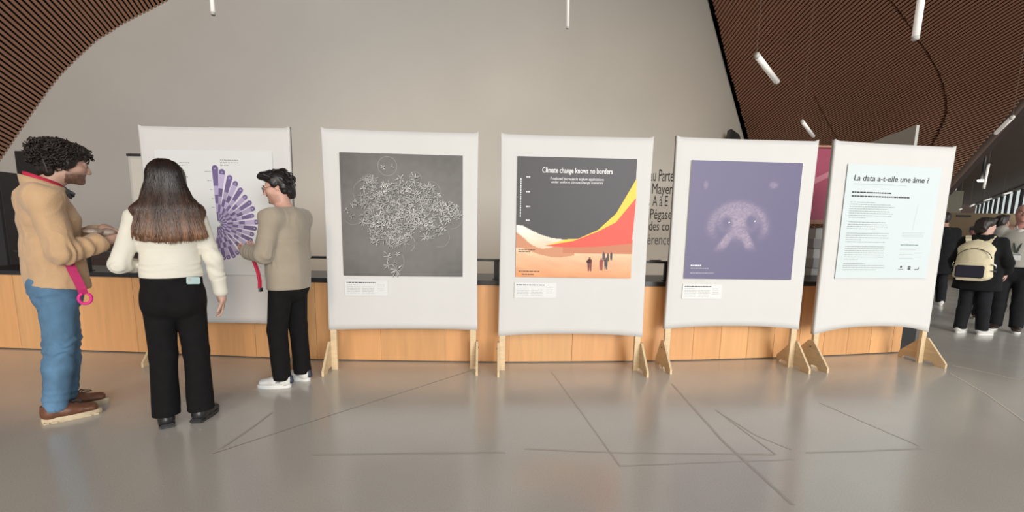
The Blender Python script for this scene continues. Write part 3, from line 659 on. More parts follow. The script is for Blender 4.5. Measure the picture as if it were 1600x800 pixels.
while z < b[1]: l = random.uniform(0.008, 0.02); k = len(V); V += [(a[0], yf-0.0014, z), (b[0]-0.003, yf-0.0014, z), (b[0]-0.003, yf-0.0014, z+l), (a[0], yf-0.0014, z+l)]; F.append((k, k+1, k+2, k+3)); z += l+0.006
pydata('axis_title', V, F, M['ink_white'], o)['kind'] = 'stuff'
tl = [(*[Z3(x, y)[0] for x in (x0, x1)], Z3(x0, y)[1]) for x0, x1, y in ((86, 158, 543), (86, 140, 552), (88, 180, 642), (104, 155, 656))]
text_lines('small_print', tl, yf-0.0014, M['ink'], o, 0.007)
a = Z3(92, 656); flat_polys('badge', [[(a[0]+0.012*math.cos(t), a[1]+0.012*math.sin(t)) for t in np.linspace(0, 6.28, 12)[:-1]]], yf-0.0016, M['print'], o, [lin((245, 160, 60))])
# --- board 4: bear face print
o, w_, h_, yf = sheet(3, 'poster', (1081, 251), (1253.5, 254), (1237, 436), (1068.5, 436.5), 'square purple poster with a faint pale bear face', 'poster', M['paper'])
def bear(u, v):
    bg = lin((104, 98, 131)); lt = lin((168, 152, 172)); x = (u-0.46); y = v
    def g(cx, cy, rx, ry, p=2): return np.exp(-((((x-cx)/rx)**2+((y-cy)/ry)**2)**p))
    fore = g(0.0, 0.47, 0.20, 0.12)*1.1; n_ = np.clip(g(0.0, 0.58, 0.075, 0.13), 0, 1)*1.05
    ml = np.exp(-((np.abs((x+0.075)+(y-0.64)*0.75)/0.05)**4+(np.abs(y-0.64)/0.10)**4))*1.1; mr = np.exp(-((np.abs((x-0.075)-(y-0.64)*0.55)/0.05)**4+(np.abs(y-0.64)/0.09)**4))*1.1
    rim = np.exp(-((np.sqrt((x/0.245)**2+((y-0.56)/0.20)**2)-1)/0.16)**2)/(1+np.exp((y-0.61)/0.022))*0.75
    ears = g(-0.32, 0.20, 0.02, 0.035)*0.5+g(0.29, 0.19, 0.04, 0.028)*0.7
    eyes = 1-0.95*np.clip(g(-0.105, 0.515, 0.055, 0.065)+g(0.115, 0.50, 0.055, 0.065), 0, 1); nose = 1-0.85*g(0.0, 0.70, 0.07, 0.07)
    a = np.clip(np.maximum.reduce([fore, n_, ml, mr, rim]), 0, 1)*eyes*nose+ears
    tex = 0.45+0.75*vnoise(np.stack([u*70+v*20, v*110], -1), 4)*(0.6+0.6*vnoise(np.stack([u*12, v*12], -1), 6)); a = np.clip(a*tex*0.85, 0, 1)[..., None]
    c = bg+(lt-bg)*a
    for ex, ey in ((-0.083, 0.512), (0.152, 0.497)): c = np.where((((x-ex)**2+(y-ey)**2) < 0.000035)[..., None], np.array([0.85, 0.85, 0.82]), c)
    return c
image_print('print', bear, w_, h_, yf-0.0006, M['print'], o, 240, 240)
X = uvx(w_, h_)
tl = [(X(u0, 0)[0], X(u1, 0)[0], X(0, v)[1]) for u0, u1, v in ((0.055, 0.15, 0.885),)]; text_lines('heading', tl, yf-0.0012, M['ink_white'], o, 0.014)
tl = [(X(u0, 0)[0], X(u1, 0)[0], X(0, v)[1]) for u0, u1, v in ((0.055, 0.22, 0.908), (0.055, 0.24, 0.95), (0.245, 0.27, 0.949))]; text_lines('small_print', tl, yf-0.0012, M['ink_pale'], o, 0.006)
# --- board 5: text sheet
o, w_, h_, yf = sheet(4, 'text_poster', (1326, 257), (1473, 261.5), (1446, 434.7), (1304, 436), 'pale blue white text sheet headed La data a-t-elle une âme', 'poster', M['paper_blue'])
ox, oz = o.location.x, o.location.z; yw = BOARDS[4][2]
xc = (on_board(4, 1326, 257)[0]+on_board(4, 1304, 436)[0]+on_board(4, 1473, 261.5)[0]+on_board(4, 1446, 434.7)[0])/4
def p5(zx, zy):           # position measured on the enlarged photo (720 px for 180)
    a = on_board(4, 1300+zx/4., 250+zy/4.); return a[0]-xc, a[1]-oz
a = p5(136, 128); b = p5(606, 138); c = p5(137, 91); text_on('title', 'La data a-t-elle une âme ?', a[0], b[0], a[1], c[1], yf-0.0008, M['ink'], o, shear=0.10, bold=0.013)
def L5(x0, x1, y): a = p5(x0, y); b = p5(x1, y+(x1-x0)*0.02); return (a[0], b[0], a[1])
text_lines('subtitle', [L5(136, 470, 148)], yf-0.0008, M['ink_pale'], o, 0.007)
text_lines('bold_paragraph', [L5(124, 370, 200), L5(122, 488, 224)], yf-0.0008, M['ink'], o, 0.012)
text_lines('paragraph', [L5(*q) for q in ((115, 270, 262), (114, 365, 275), (108, 392, 289), (106, 350, 303), (106, 360, 318), (104, 382, 331), (103, 372, 345), (103, 208, 358), (104, 338, 387), (98, 345, 401), (95, 348, 414), (92, 268, 428), (90, 358, 456), (88, 342, 470), (86, 352, 484), (85, 185, 498), (84, 330, 511), (82, 325, 540), (80, 325, 553), (79, 325, 566), (78, 325, 579), (76, 322, 592), (75, 322, 605), (74, 160, 619), (70, 205, 646), (68, 325, 659), (66, 325, 672), (64, 275, 686))], yf-0.0008, M['ink_grey'], o, 0.0055)
text_lines('side_note', [L5(*q) for q in ((440, 578, 453), (437, 560, 461), (436, 570, 470), (436, 572, 479), (424, 550, 555), (424, 525, 561), (420, 562, 581), (420, 500, 590), (415, 552, 606), (415, 500, 614))], yf-0.0008, M['ink_pale'], o, 0.0045)
text_lines('side_heading', [L5(428, 540, 531)], yf-0.0008, M['ink'], o, 0.006)
a = p5(541, 275); b = p5(500, 440); flat_polys('thin_line', [[(a[0]-0.001, a[1]), (a[0]+0.001, a[1]), (b[0]+0.001, b[1]), (b[0]-0.001, b[1])]], yf-0.0008, M['ink_pale'], o)
def logo(zx, zy, kind):
    c = p5(zx, zy); P = []
    if kind == 0: P = [[(c[0]+0.012*math.cos(t), c[1]+0.006+0.012*math.sin(t)) for t in np.linspace(0, 6.28, 9)[:-1]], [(c[0]-0.03, c[1]-0.022), (c[0]+0.03, c[1]-0.022), (c[0]+0.03, c[1]-0.016), (c[0]-0.03, c[1]-0.016)]]
    if kind == 1: P = [[(c[0]-0.016, c[1]-0.018), (c[0]+0.016, c[1]-0.018), (c[0]+0.016, c[1]-0.004), (c[0]-0.016, c[1]-0.004)], [(c[0]-0.016, c[1]+0.002), (c[0]+0.016, c[1]+0.002), (c[0]+0.016, c[1]+0.014), (c[0]-0.016, c[1]+0.014)]]
    if kind == 2: P = [[(c[0]-0.03, c[1]-0.016), (c[0]+0.02, c[1]-0.014), (c[0]+0.02, c[1]-0.006), (c[0]-0.03, c[1]-0.008)], [(c[0]+0.01, c[1]-0.004), (c[0]+0.022, c[1]-0.004), (c[0]+0.022, c[1]+0.012), (c[0]+0.014, c[1]+0.012)]]
    flat_polys('logo', P, yf-0.0008, M['ink'], o)
logo(430, 672, 0); logo(481, 674, 1); logo(530, 678, 2)
# --- small captions under the prints
CP = [(1, (538, 437), (606, 438), (606, 463), (539, 462), 'small white caption card under the coral poster'), (2, (803.5, 441), (869.5, 442), (869, 466), (803.5, 465), 'small white caption card under the desert poster'), (3, (1067, 444), (1129, 444), (1127, 467.5), (1066, 467), 'small white caption card under the bear poster')]
for bi, tl_, tr_, br_, bl_, lab in CP:
    o, w_, h_, yf = sheet(bi, 'caption_card', tl_, tr_, br_, bl_, lab, 'caption', M['paper'], 0.003)
    X = uvx(w_, h_)
    text_lines('heading', [(X(0.05, 0)[0], X(0.72, 0)[0], X(0, 0.16)[1])], yf-0.0006, M['ink'], o, 0.0075)
    text_lines('small_print', [(X(0.05, 0)[0], X(0.30, 0)[0], X(0, 0.30)[1])]+[(X(0.05, 0)[0], X(0.35, 0)[0], X(0, 0.42+0.1*k)[1]) for k in range(5)]+[(X(0.40, 0)[0], X(0.68, 0)[0], X(0, 0.42+0.1*k)[1]) for k in range(5)]+[(X(0.76, 0)[0], X(0.92, 0)[0], X(0, 0.30+0.12*k)[1]) for k in range(4)], yf-0.0006, M['ink_pale'], o, 0.005)
# ================================================================== PEOPLE: one smooth surface per body, grown from blended distance fields
import openvdb
def nrm(v): v = np.asarray(v, float); return v/(np.linalg.norm(v)+1e-12)
A3 = lambda *a: np.array(a, float)
class Field:
    BAND = 0.05
    def __init__(self): self.p = []; self.lo = np.full(3, 1e9); self.hi = np.full(3, -1e9)
    def add(self, lo, hi, fn, k=0.02, op='u'):
        self.p.append((lo, hi, fn, k, op))
        if op == 'u': self.lo = np.minimum(self.lo, lo); self.hi = np.maximum(self.hi, hi)
    def cap(self, a, b, ra, rb=None, k=0.02, op='u'):
        a, b = A3(*a), A3(*b); rb = ra if rb is None else rb; r = max(ra, rb)
        def fn(P):
            ab = b-a; l2 = ab@ab+1e-12; t = np.clip(((P-a)@ab)/l2, 0, 1); return np.linalg.norm(P-a-t[..., None]*ab, axis=-1)-(ra+t*(rb-ra))
        self.add(np.minimum(a, b)-r, np.maximum(a, b)+r, fn, k, op)
    def chain(self, pts, rad, k=0.02):
        for i in range(len(pts)-1): self.cap(pts[i], pts[i+1], rad[i], rad[i+1], k)
    def ecap(self, a, b, u, r0, r1, k=0.03, op='u'):
        """elliptical limb: r0/r1 = (radius along u, radius across u)"""
        a, b = A3(*a), A3(*b); t_ = nrm(b-a); u = nrm(A3(*u)-t_*(A3(*u)@t_)); w_ = np.cross(t_, u); R = max(*r0, *r1)
        def fn(P):
            d = P-a; L = np.linalg.norm(b-a); s = d@t_; t = np.clip(s/L, 0, 1); ru = r0[0]+t*(r1[0]-r0[0]); rw = r0[1]+t*(r1[1]-r0[1]); ex = s-t*L
            m = np.minimum(ru, rw); q = np.sqrt((d@u/ru)**2+(d@w_/rw)**2+(ex/m)**2); return (q-1)*m
        self.add(np.minimum(a, b)-R, np.maximum(a, b)+R, fn, k, op)
    def ell(self, c, r, Rm=None, k=0.02, op='u'):
        c = A3(*c); r = A3(*r); Rm = np.eye(3) if Rm is None else Rm; m = r.max()
        def fn(P):
            d = ((P-c)@Rm)/r; q = np.linalg.norm(d, axis=-1); g = np.linalg.norm(d/r, axis=-1)+1e-9; return np.where(q > 1e-6, q*(q-1)/g, -r.min())
        self.add(c-m, c+m, fn, k, op)
    def cut(self, point, normal, k=0.0):
        """remove everything on the side the normal points to"""
        p, n = A3(*point), nrm(normal); self.p.append((None, None, lambda P: (P-p)@n, k, 'cut'))
    def mesh(self, h=0.006):
        B = self.BAND; lo = self.lo-B; n = np.ceil((self.hi+B-lo)/h).astype(int)+1; D = np.full(tuple(n), B, np.float32)
        ax = [lo[i]+h*np.arange(n[i]) for i in range(3)]
        for l, hh, fn, k, op in self.p:
            if op == 'cut': i0 = np.zeros(3, int); i1 = n
            else: i0 = np.clip(np.floor((l-B-lo)/h).astype(int), 0, n-1); i1 = np.clip(np.ceil((hh+B-lo)/h).astype(int)+1, 1, n)
            sl = tuple(slice(i0[j], i1[j]) for j in range(3)); P = np.stack(np.meshgrid(*[ax[j][sl[j]] for j in range(3)], indexing='ij'), -1)
            d = fn(P).astype(np.float32); a = D[sl]
            if op == 'u':
                d = np.minimum(d, B)
                if k > 0: e = np.maximum(k-np.abs(a-d), 0)/k; D[sl] = np.minimum(a, d)-e*e*k*0.25
                else: D[sl] = np.minimum(a, d)
            else:
                d = -d if op == 's' else d
                if k > 0: e = np.maximum(k-np.abs(a-d), 0)/k; D[sl] = np.maximum(a, d)+e*e*k*0.25
                else: D[sl] = np.maximum(a, d)
        D = np.clip(D, -B, B); g = openvdb.FloatGrid(float(B)); g.copyFromArray(D); pts, quads = g.convertToQuads(isovalue=0.0)
        return np.asarray(pts, float)*h+lo, np.asarray(quads, np.int64)
def vnormals(V, Q):
    fn = np.cross(V[Q[:, 2]]-V[Q[:, 0]], V[Q[:, 3]]-V[Q[:, 1]]); N = np.zeros_like(V)
    for j in range(4): np.add.at(N, Q[:, j], fn)
    return N/(np.linalg.norm(N, axis=1, keepdims=True)+1e-12)
def smooth_pts(V, Q, it=1, f=0.5):
    for _ in range(it):
        S_ = np.zeros_like(V); c = np.zeros(len(V))
        for j in range(4):
            np.add.at(S_, Q[:, j], V[Q[:, (j+1) % 4]]+V[Q[:, j-1]]); np.add.at(c, Q[:, j], 2)
        V = V*(1-f)+f*S_/c[:, None]
    return V
def fold_noise(P, freq, seed, stretch=(1, 1, 1)):
    q = P*np.array(stretch)*freq; w_ = vnoise(q*0.6, seed+5)[:, None]*1.6; n = vnoise(q+w_, seed); return 1-np.abs(2*n-1)
def sdf_obj(name, F, h, m, parent=None, it=1, disp=None, col=None):
    V, Q = F.mesh(h); V = smooth_pts(V, Q, it); N = vnormals(V, Q)
    c = 0.5*(V[Q[:, 0]]+V[Q[:, 2]]); flip = np.sum((V-V.mean(0))*N) < 0
    if flip: Q = Q[:, ::-1]; N = -N
    if disp is not None: V = V+N*disp(V, N)[:, None]
    me = bpy.data.meshes.new(name); me.vertices.add(len(V)); me.vertices.foreach_set('co', V.astype(np.float32).ravel())
    me.loops.add(len(Q)*4); me.loops.foreach_set('vertex_index', Q.astype(np.int32).ravel()); me.polygons.add(len(Q)); me.polygons.foreach_set('loop_start', np.arange(0, len(Q)*4, 4, dtype=np.int32))
    me.update(calc_edges=True); me.validate()
    if col is not None: setcol(me, col(V))
    return link(name, me, m, parent, True)
def rotm(ax, deg):
    a = math.radians(deg); c, s = math.cos(a), math.sin(a)
    return {'x': np.array([[1, 0, 0], [0, c, -s], [0, s, c]]), 'y': np.array([[c, 0, s], [0, 1, 0], [-s, 0, c]]), 'z': np.array([[c, -s, 0], [s, c, 0], [0, 0, 1]])}[ax]
def pose(H, **over):
    s = H/1.8
    J = dict(pelvis=(0, 0, .95), waist=(0, .0, 1.10), chest=(0, .005, 1.30), neck0=(0, -.02, 1.47), neck1=(0, .012, 1.575), head=(0, .04, 1.675),
             shR=(.178, -.01, 1.425), shL=(-.178, -.01, 1.425), elR=(.235, -.01, 1.14), elL=(-.235, -.01, 1.14), wrR=(.25, .08, .89), wrL=(-.25, .08, .89),
             hipR=(.088, 0, .92), hipL=(-.088, 0, .92), knR=(.10, .025, .50), knL=(-.10, .025, .50), anR=(.105, -.02, .085), anL=(-.105, -.02, .085))
    for k, v in over.items():
        if k in J: J[k] = v
    J = {k: A3(*v)*s for k, v in J.items()}; J['s'] = s
    J['Rh'] = rotm('z', over.get('head_turn', 0)) @ rotm('x', over.get('head_nod', 0)) @ rotm('y', over.get('head_roll', 0)); J['footR'] = over.get('footR', -8); J['footL'] = over.get('footL', 8)
    return J
def torso(F, J, g=0.0, wide=1.0, deep=1.0, belly=0.0):
    s = J['s']; X_ = (1, 0, 0); p, w_, c = J['pelvis'], J['waist'], J['chest']
    F.ecap(p-A3(0, 0, .07)*s, p+A3(0, 0, .05)*s, X_, (.160*s*wide+g, .112*s*deep+g), (.155*s*wide+g, .110*s*deep+g), .05)
    F.ecap(p+A3(0, 0, .05)*s, w_, X_, (.152*s*wide+g, .108*s*deep+g), (.140*s*wide+g, .102*s*deep+g+belly), .05)
    F.ecap(w_, c, X_, (.140*s*wide+g, .102*s*deep+g+belly), (.160*s*wide+g, .115*s*deep+g), .05)
    F.ecap(c, (c+J['neck0'])/2+A3(0, -.005, .015)*s, X_, (.160*s*wide+g, .115*s*deep+g), (.120*s*wide+g, .082*s*deep+g), .06)
    F.cap(J['shL'], J['neck0'], .058*s+g*.8, .05*s+g*.7, .06); F.cap(J['shR'], J['neck0'], .058*s+g*.8, .05*s+g*.7, .06)
def arm(F, J, sd, g=0.0, cuff=1.0, r=(.052, .041, .040, .027), k=.03):
    s = J['s']; a, b, c = J['sh'+sd], J['el'+sd], J['wr'+sd]; F.cap(a, b, r[0]*s+g, r[1]*s+g, k)
    e = b+(c-b)*cuff; F.cap(b, e, r[2]*s+g, (r[2]+(r[3]-r[2])*cuff)*s+g, k)
def leg(F, J, sd, g=0.0, r=(.086, .060, .056, .038), end=1.0, k=.035):
    s = J['s']; a, b, c = J['hip'+sd], J['kn'+sd], J['an'+sd]; F.cap(a, b, r[0]*s+g, r[1]*s+g, k)
    e = b+(c-b)*end; m = b+(e-b)*.35; F.cap(b, m, r[2]*s+g, r[2]*1.03*s+g, k); F.cap(m, e, r[2]*1.03*s+g, r[3]*s+g, k)
def head(F, J, k=.018, nose=1.0, chin=1.0):
    s = J['s']; R = J['Rh']; c = J['head']; T = lambda *p: c+R @ (A3(*p)*s); U = lambda *r: A3(*r)*s
    F.ell(T(0, -.018, .038), U(.074, .094, .083), R, .03); F.ell(T(0, .030, -.025), U(.062, .066, .085), R, .03)
    F.ell(T(0, .048, -.080), U(.046, .040, .036), R, .03); F.ell(T(0, .078, -.100), U(.020*chin, .018, .018), R, .02)
    for x in (-1, 1):
        F.ell(T(x*.052, .005, -.060), U(.022, .05, .035), R, .03); F.ell(T(x*.040, .062, -.022), U(.026, .024, .024), R, .025)
        F.ell(T(x*.032, .094, .004), U(.019, .014, .012), R, .012, 's'); F.ell(T(x*.031, .080, .003), U(.014, .013, .011), R, .004)
        F.cap(T(x*.012, .094, .020), T(x*.045, .082, .021), .008*s, .006*s, .010)
        F.ell(T(x*.076, -.012, -.008), U(.010, .021, .032), R @ rotm('x', -12), .008); F.ell(T(x*.083, -.006, -.006), U(.006, .011, .018), R, .004, 's')
    F.cap(T(0, .090, .012), T(0, .112*nose, -.030), .009*s, .012*s, .012)
    for x in (-1, 1): F.ell(T(x*.012, .104, -.034), U(.009, .010, .008), R, .008)
    F.cap(T(-.017, .086, -.060), T(.017, .086, -.060), .0065*s, None, .008); F.cap(T(-.014, .085, -.073), T(.014, .085, -.073), .007*s, None, .008); F.cap(T(-.024, .088, -.0665), T(.024, .088, -.0665), .0022*s, None, .004, 's')
    F.cap(J['neck0'], J['neck1'], .060*s, .054*s, .035); F.cap(J['neck1'], T(0, -.01, -.045), .054*s, .052*s, .03)
def hand(F, J, sd, d, n, curl=30, sc=1.0, spread=5, thumb=35):
    """palm and five fingers; d = pointing direction, n = way the palm faces"""
    s = J['s']*sc; w_ = J['wr'+sd]; d = nrm(d); n = nrm(A3(*n)-d*(A3(*n)@d)); q = np.cross(d, n)
    t = q if sd == 'R' else -q; t = -t                                       # thumb side
    F.cap(w_, w_+d*.03*s, .026*s, .028*s, .02); F.ecap(w_+d*.03*s, w_+d*.085*s, t, (.032*s, .016*s), (.040*s, .014*s), .015)
    for i, (off, L) in enumerate(((.030, .072), (.010, .080), (-.010, .075), (-.029, .060))):
        b = w_+d*.090*s+t*off*s; ang = math.radians(spread*(1.5-i)); dd = d*math.cos(ang)+t*math.sin(ang); p = b; a = 0; r = .0088*s
        for j, f in enumerate((.45, .31, .24)):
            a += math.radians(curl*(0.7+.35*j)); v = dd*math.cos(a)+n*math.sin(a); e = p+v*L*f*s; F.cap(p, e, r, r*.92, .004); p = e; r *= .92
    b = w_+d*.030*s+t*.028*s; a = math.radians(thumb); v = d*math.cos(a)+t*math.sin(a)+n*.25; p = b; r = .0115*s
    for f in (.035, .030, .024): v = nrm(v+n*.12+d*.08); e = p+v*f*s; F.cap(p, e, r, r*.9, .006); p = e; r *= .9
def foot(F, J, sd):
    s = J['s']; a = J['an'+sd]; R = rotm('z', J['foot'+sd]); T = lambda *p: A3(a[0], a[1], 0)+R @ (A3(*p)*s)
    F.ecap(T(0, -.03, .045), T(0, .13, .03), R @ A3(1, 0, 0), (.032*s, .034*s), (.038*s, .018*s), .02); F.cap(a, T(0, -.02, .045), .036*s, .034*s, .03)
SKIN = mat('skin', attr='Col', rough=0.5, var=0.06, vscale=40, spec=0.4)
def body(name, J, tone, hands, h=0.005, stubble=0.0, lips=(0.9, 0.72, 0.70), cheeks=0.06, wide=1.0):
    F = Field(); torso(F, J, -0.004, wide)
    for sd in 'RL':
        arm(F, J, sd, -0.002); leg(F, J, sd, -0.004); foot(F, J, sd)
        if hands.get(sd): hand(F, J, sd, **hands[sd])
    head(F, J); tone = np.array(tone); s = J['s']
    def col(V):
        q = ((V-J['head']) @ J['Rh'])/s; c = np.tile(tone, (len(V), 1))
        near = (np.abs(q) < .16).all(1)
        lip = np.exp(-((q[:, 0]/.022)**4+((q[:, 2]+.066)/.012)**4))*(q[:, 1] > .075)*near; c = c*(1-lip[:, None]*(1-np.array(lips)))
        ck = np.exp(-(((np.abs(q[:, 0])-.042)/.02)**2+((q[:, 2]+.025)/.025)**2))*(q[:, 1] > .03)*near; c = c*(1-ck[:, None]*cheeks*np.array([0, 1.4, 1.2]))
        if stubble:
            z = q[:, 2]; y = q[:, 1]; b = np.clip((-.042-z-.25*np.maximum(0, .05-y))/.02, 0, 1)*(y > -.005)*(z > -.125)*near*(1-lip)*(np.abs(q[:, 0]) < .09)
            b = b*(0.75+.5*vnoise(V*260, 3)); c = c*(1-np.clip(b*stubble, 0, .9)[:, None]*np.array([.85, .9, .92]))
        return c
    o = sdf_obj(name, F, h, SKIN, None, 1, None, col); return o
EYE_W = mat('eye_white', (0.62, 0.58, 0.55), 0.25); EYE_D = mat('dark_iris', (0.03, 0.018, 0.012), 0.2); BROW = mat('dark_brow_hair', (0.018, 0.013, 0.011), 0.7)
def face_details(o, J, brow=True):
    s = J['s']; c = J['head']; R = J['Rh']; T = lambda *p: c+R @ (A3(*p)*s)
    for x in (-1, 1):
        F = Field(); F.ell(T(x*.031, .0835, .003), A3(.0115, .0115, .0085)*s, R, 0); e = sdf_obj('eye', F, .003, EYE_W, o)
        F = Field(); F.ell(T(x*.031, .0925, .003), A3(.0055, .0045, .0055)*s, R, 0); sdf_obj('iris', F, .002, EYE_D, e)
        if brow: tubes('eyebrow', [([T(x*.013, .099, .024), T(x*.030, .099, .029), T(x*.048, .084, .024)], [.003*s, .0042*s, .002*s])], BROW, o, 6)
def garment_folds(amp, freq, seed, stretch=(1, 1, 1), fine=0.3):
    return lambda V, N: amp*(fold_noise(V, freq, seed, stretch)-0.6)+amp*fine*(fold_noise(V, freq*2.7, seed+1, stretch)-0.6)
def shoe(o, J, sd, L, w_, m_up, m_sole, sole_h=.026, top=.10, name='shoe', lug=False, toe=.6, h=.005, heel=.0):
    s = J['s']; a = J['an'+sd]; R = rotm('z', J['foot'+sd]); T = lambda *p: A3(a[0], a[1], 0)+R @ (A3(*p)*s)
    yb = -.075; yf = yb+L; X_ = R @ A3(1, 0, 0); F = Field(); hz = sole_h
    F.ecap(T(0, yb+w_*.9, hz+.030), T(0, yb+L*.45, hz+.034), X_, (w_*.82*s, .040*s), (w_*.92*s, .040*s), .03)
    F.ecap(T(0, yb+L*.45, hz+.028), T(0, yf-w_*.95, hz+.020), X_, (w_*.95*s, .038*s), (w_*.95*s, .026*s), .03)
    F.cap(T(0, yb+w_*1.05, hz+.03), T(0, yb+w_*1.0, top), w_*.86*s, w_*.92*s, .03)
    F.cut(T(0, 0, hz-.002), (0, 0, -1)); F.cut(T(0, 0, top), (0, 0, 1))
    up = sdf_obj(name, F, h, m_up, o, 1)
    P = []; n = 26
    for i in range(n):
        t = 2*math.pi*i/n; y = math.cos(t); x = math.sin(t); yy = (yb+yf)/2+y*(L/2-.004); ww = w_*(.99-.10*(y < 0)*abs(y)+.03*y); P.append((math.copysign(abs(x)**.72, x)*ww, yy))
    bm = bmesh.new()
    z0 = .0005; lay = [(z0, .985), (z0+sole_h*.35, 1.0), (sole_h-.003, 1.0), (sole_h+.003, .975)]
    rows = [[bm.verts.new(T(x*f, y*f+(1-f)*(yb+yf)/2, z+(heel*(.012 if y > yf-.05 else 0)))) for x, y in P] for z, f in lay]
    for r0, r1 in zip(rows, rows[1:]):
        for i in range(n): bm.faces.new((r0[i], r0[(i+1) % n], r1[(i+1) % n], r1[i]))
    bm.faces.new(rows[0][::-1]); bm.faces.new(rows[-1]); sl = bm_obj('sole', bm, m_sole, up)
    if lug:
        for k in range(7):
            y = yb+.014+k*L/7.6; box_ = bmesh.new(); vs = box_into(box_, (-w_*.97, y, 0.0002), (w_*.97, y+L*.085, .010)); 
            for v in vs: v.co = Vector(T(v.co.x*(.9 if k in (0, 6) else 1.02), v.co.y, v.co.z))
            bm_obj('sole_lug', box_, m_sole, up)
    return up, T
def lace(up, T, pts, r, m): tubes('lace', [([T(*p) for p in pts], r)], m, up, 6)
def place(o, base, yaw): o.location = (base[0], base[1], 0); o.rotation_euler = (0, 0, yaw)
def floor_px(px, py): p = atz(px, py, 0); return p[:2]
def local(base, yaw, p):
    c, s = math.cos(-yaw), math.sin(-yaw); d = np.asarray(p[:2])-np.asarray(base[:2]); return A3(c*d[0]-s*d[1], s*d[0]+c*d[1], p[2] if len(p) > 2 else 0)
def world(base, yaw, q): c, s = math.cos(yaw), math.sin(yaw); return A3(base[0]+c*q[0]-s*q[1], base[1]+s*q[0]+c*q[1], q[2])
def strands(name, paths, rad, m, parent, n=5, cols=None):
    return tubes(name, [(p, rad*np.array([.7]+[1]*(len(p)-2)+[.35]) if np.ndim(rad) == 0 else r_) for p, r_ in zip(paths, [rad]*len(paths))], m, parent, n, True, cols)

# ------------------------------------------------------------------ man in the tan jacket
random.seed(21)
HAIR_D = mat('dark_brown_hair', (0.022, 0.015, 0.013), 0.45, 0.35, 60, spec=0.4)
JACKET = mat('tan_brushed_jacket', (0.60, 0.385, 0.215), 0.9, 0.10, 7, bump=0.35, bscale=220, sheen=0.25)
DENIM = mat('blue_denim', (0.105, 0.215, 0.345), 0.85, 0.38, 9, (1, 1, 0.6), bump=0.3, bscale=300)
LEATHER = mat('brown_leather', (0.155, 0.062, 0.034), 0.45, 0.3, 30, bump=0.15, bscale=90)
CREPE = mat('cream_rubber_sole', (0.62, 0.50, 0.34), 0.7, 0.1, 20)
RED = mat('crimson_lanyard_cloth', (0.52, 0.02, 0.06), 0.7, 0.1, 30)
PINK = mat('hot_pink_strap', (0.80, 0.03, 0.28), 0.6, 0.08, 30)
CHECK = mat('black_white_check_cloth', (0.05, 0.05, 0.055), 0.8, 0.5, 120)
yaw1 = math.atan2(.72, .69)-math.pi/2; base1 = floor_px(113, 645)
J1 = pose(1.80, neck0=(0, -.005, 1.475), neck1=(0, .055, 1.565), head=(0, .115, 1.655), head_nod=-9, head_turn=2,
          shR=(.185, -.005, 1.425), shL=(-.185, .01, 1.425), elR=(.262, .045, 1.095), wrR=(.125, .265, 1.165), elL=(-.25, .07, 1.12), wrL=(-.03, .265, 1.245),
          knR=(.10, -.02, .50), knL=(-.10, .015, .50), anR=(.105, -.075, .085), anL=(-.10, -.02, .085), hipR=(.09, .0, .92), hipL=(-.09, .01, .92), footR=0, footL=4)
p1 = body('person', J1, (0.50, 0.30, 0.225), {'R': dict(d=(-.35, .80, .28), n=(-.6, -.2, .6), curl=34), 'L': dict(d=(.55, .7, -.25), n=(.3, -.3, -.8), curl=38)}, 0.005, 0.75)
tag(p1, 'person with dark curly hair, tan jacket, blue jeans and brown shoes, standing in profile', 'person', 'visitors'); del p1['group']
place(p1, base1, yaw1); face_details(p1, J1)
F = Field(); torso(F, J1, .020, 1.0, .98); s = J1['s']
F.ecap(A3(0, .012, .84)*s, A3(0, .005, 1.12)*s, (1, 0, 0), (.195*s, .145*s), (.180*s, .128*s), .05)
for sd in 'RL': arm(F, J1, sd, .020, .80, (.062, .052, .050, .036), .014)
F.cap(J1['shR'], A3(0, -.035, 1.40)*s, .080*s, .085*s, .06); F.cap(J1['shL'], A3(0, -.035, 1.40)*s, .080*s, .085*s, .06)
F.cut(A3(0, 0, .868)*s, (0, -.10, -1)); F.cut(A3(0, 0, 1.495)*s, (0, .35, 1), .02)
def fold1(V, N):
    a = .015*(fold_noise(V, 6, 3, (1, 1, .55))-.6)+.011*(fold_noise(V, 13, 9, (1, 1, .8))-.6)+.002*(fold_noise(V, 30, 8)-.6)
    for sd in 'RL':   # creases ring the bent elbows and forearms
        e, w_ = J1['el'+sd], J1['wr'+sd]; ax = nrm(w_-e); t = (V-e)@ax; rr = np.linalg.norm(V-e-t[:, None]*ax, axis=1); msk = np.exp(-(rr/.10)**4)*((t > -.12) & (t < .26)); a += msk*.006*np.sin(t*85+14*vnoise(V*11, 4))
    return a
jk = sdf_obj('jacket', F, .0055, JACKET, p1, 1, fold1); jk['label'] = 'tan brushed cotton jacket with stand collar'
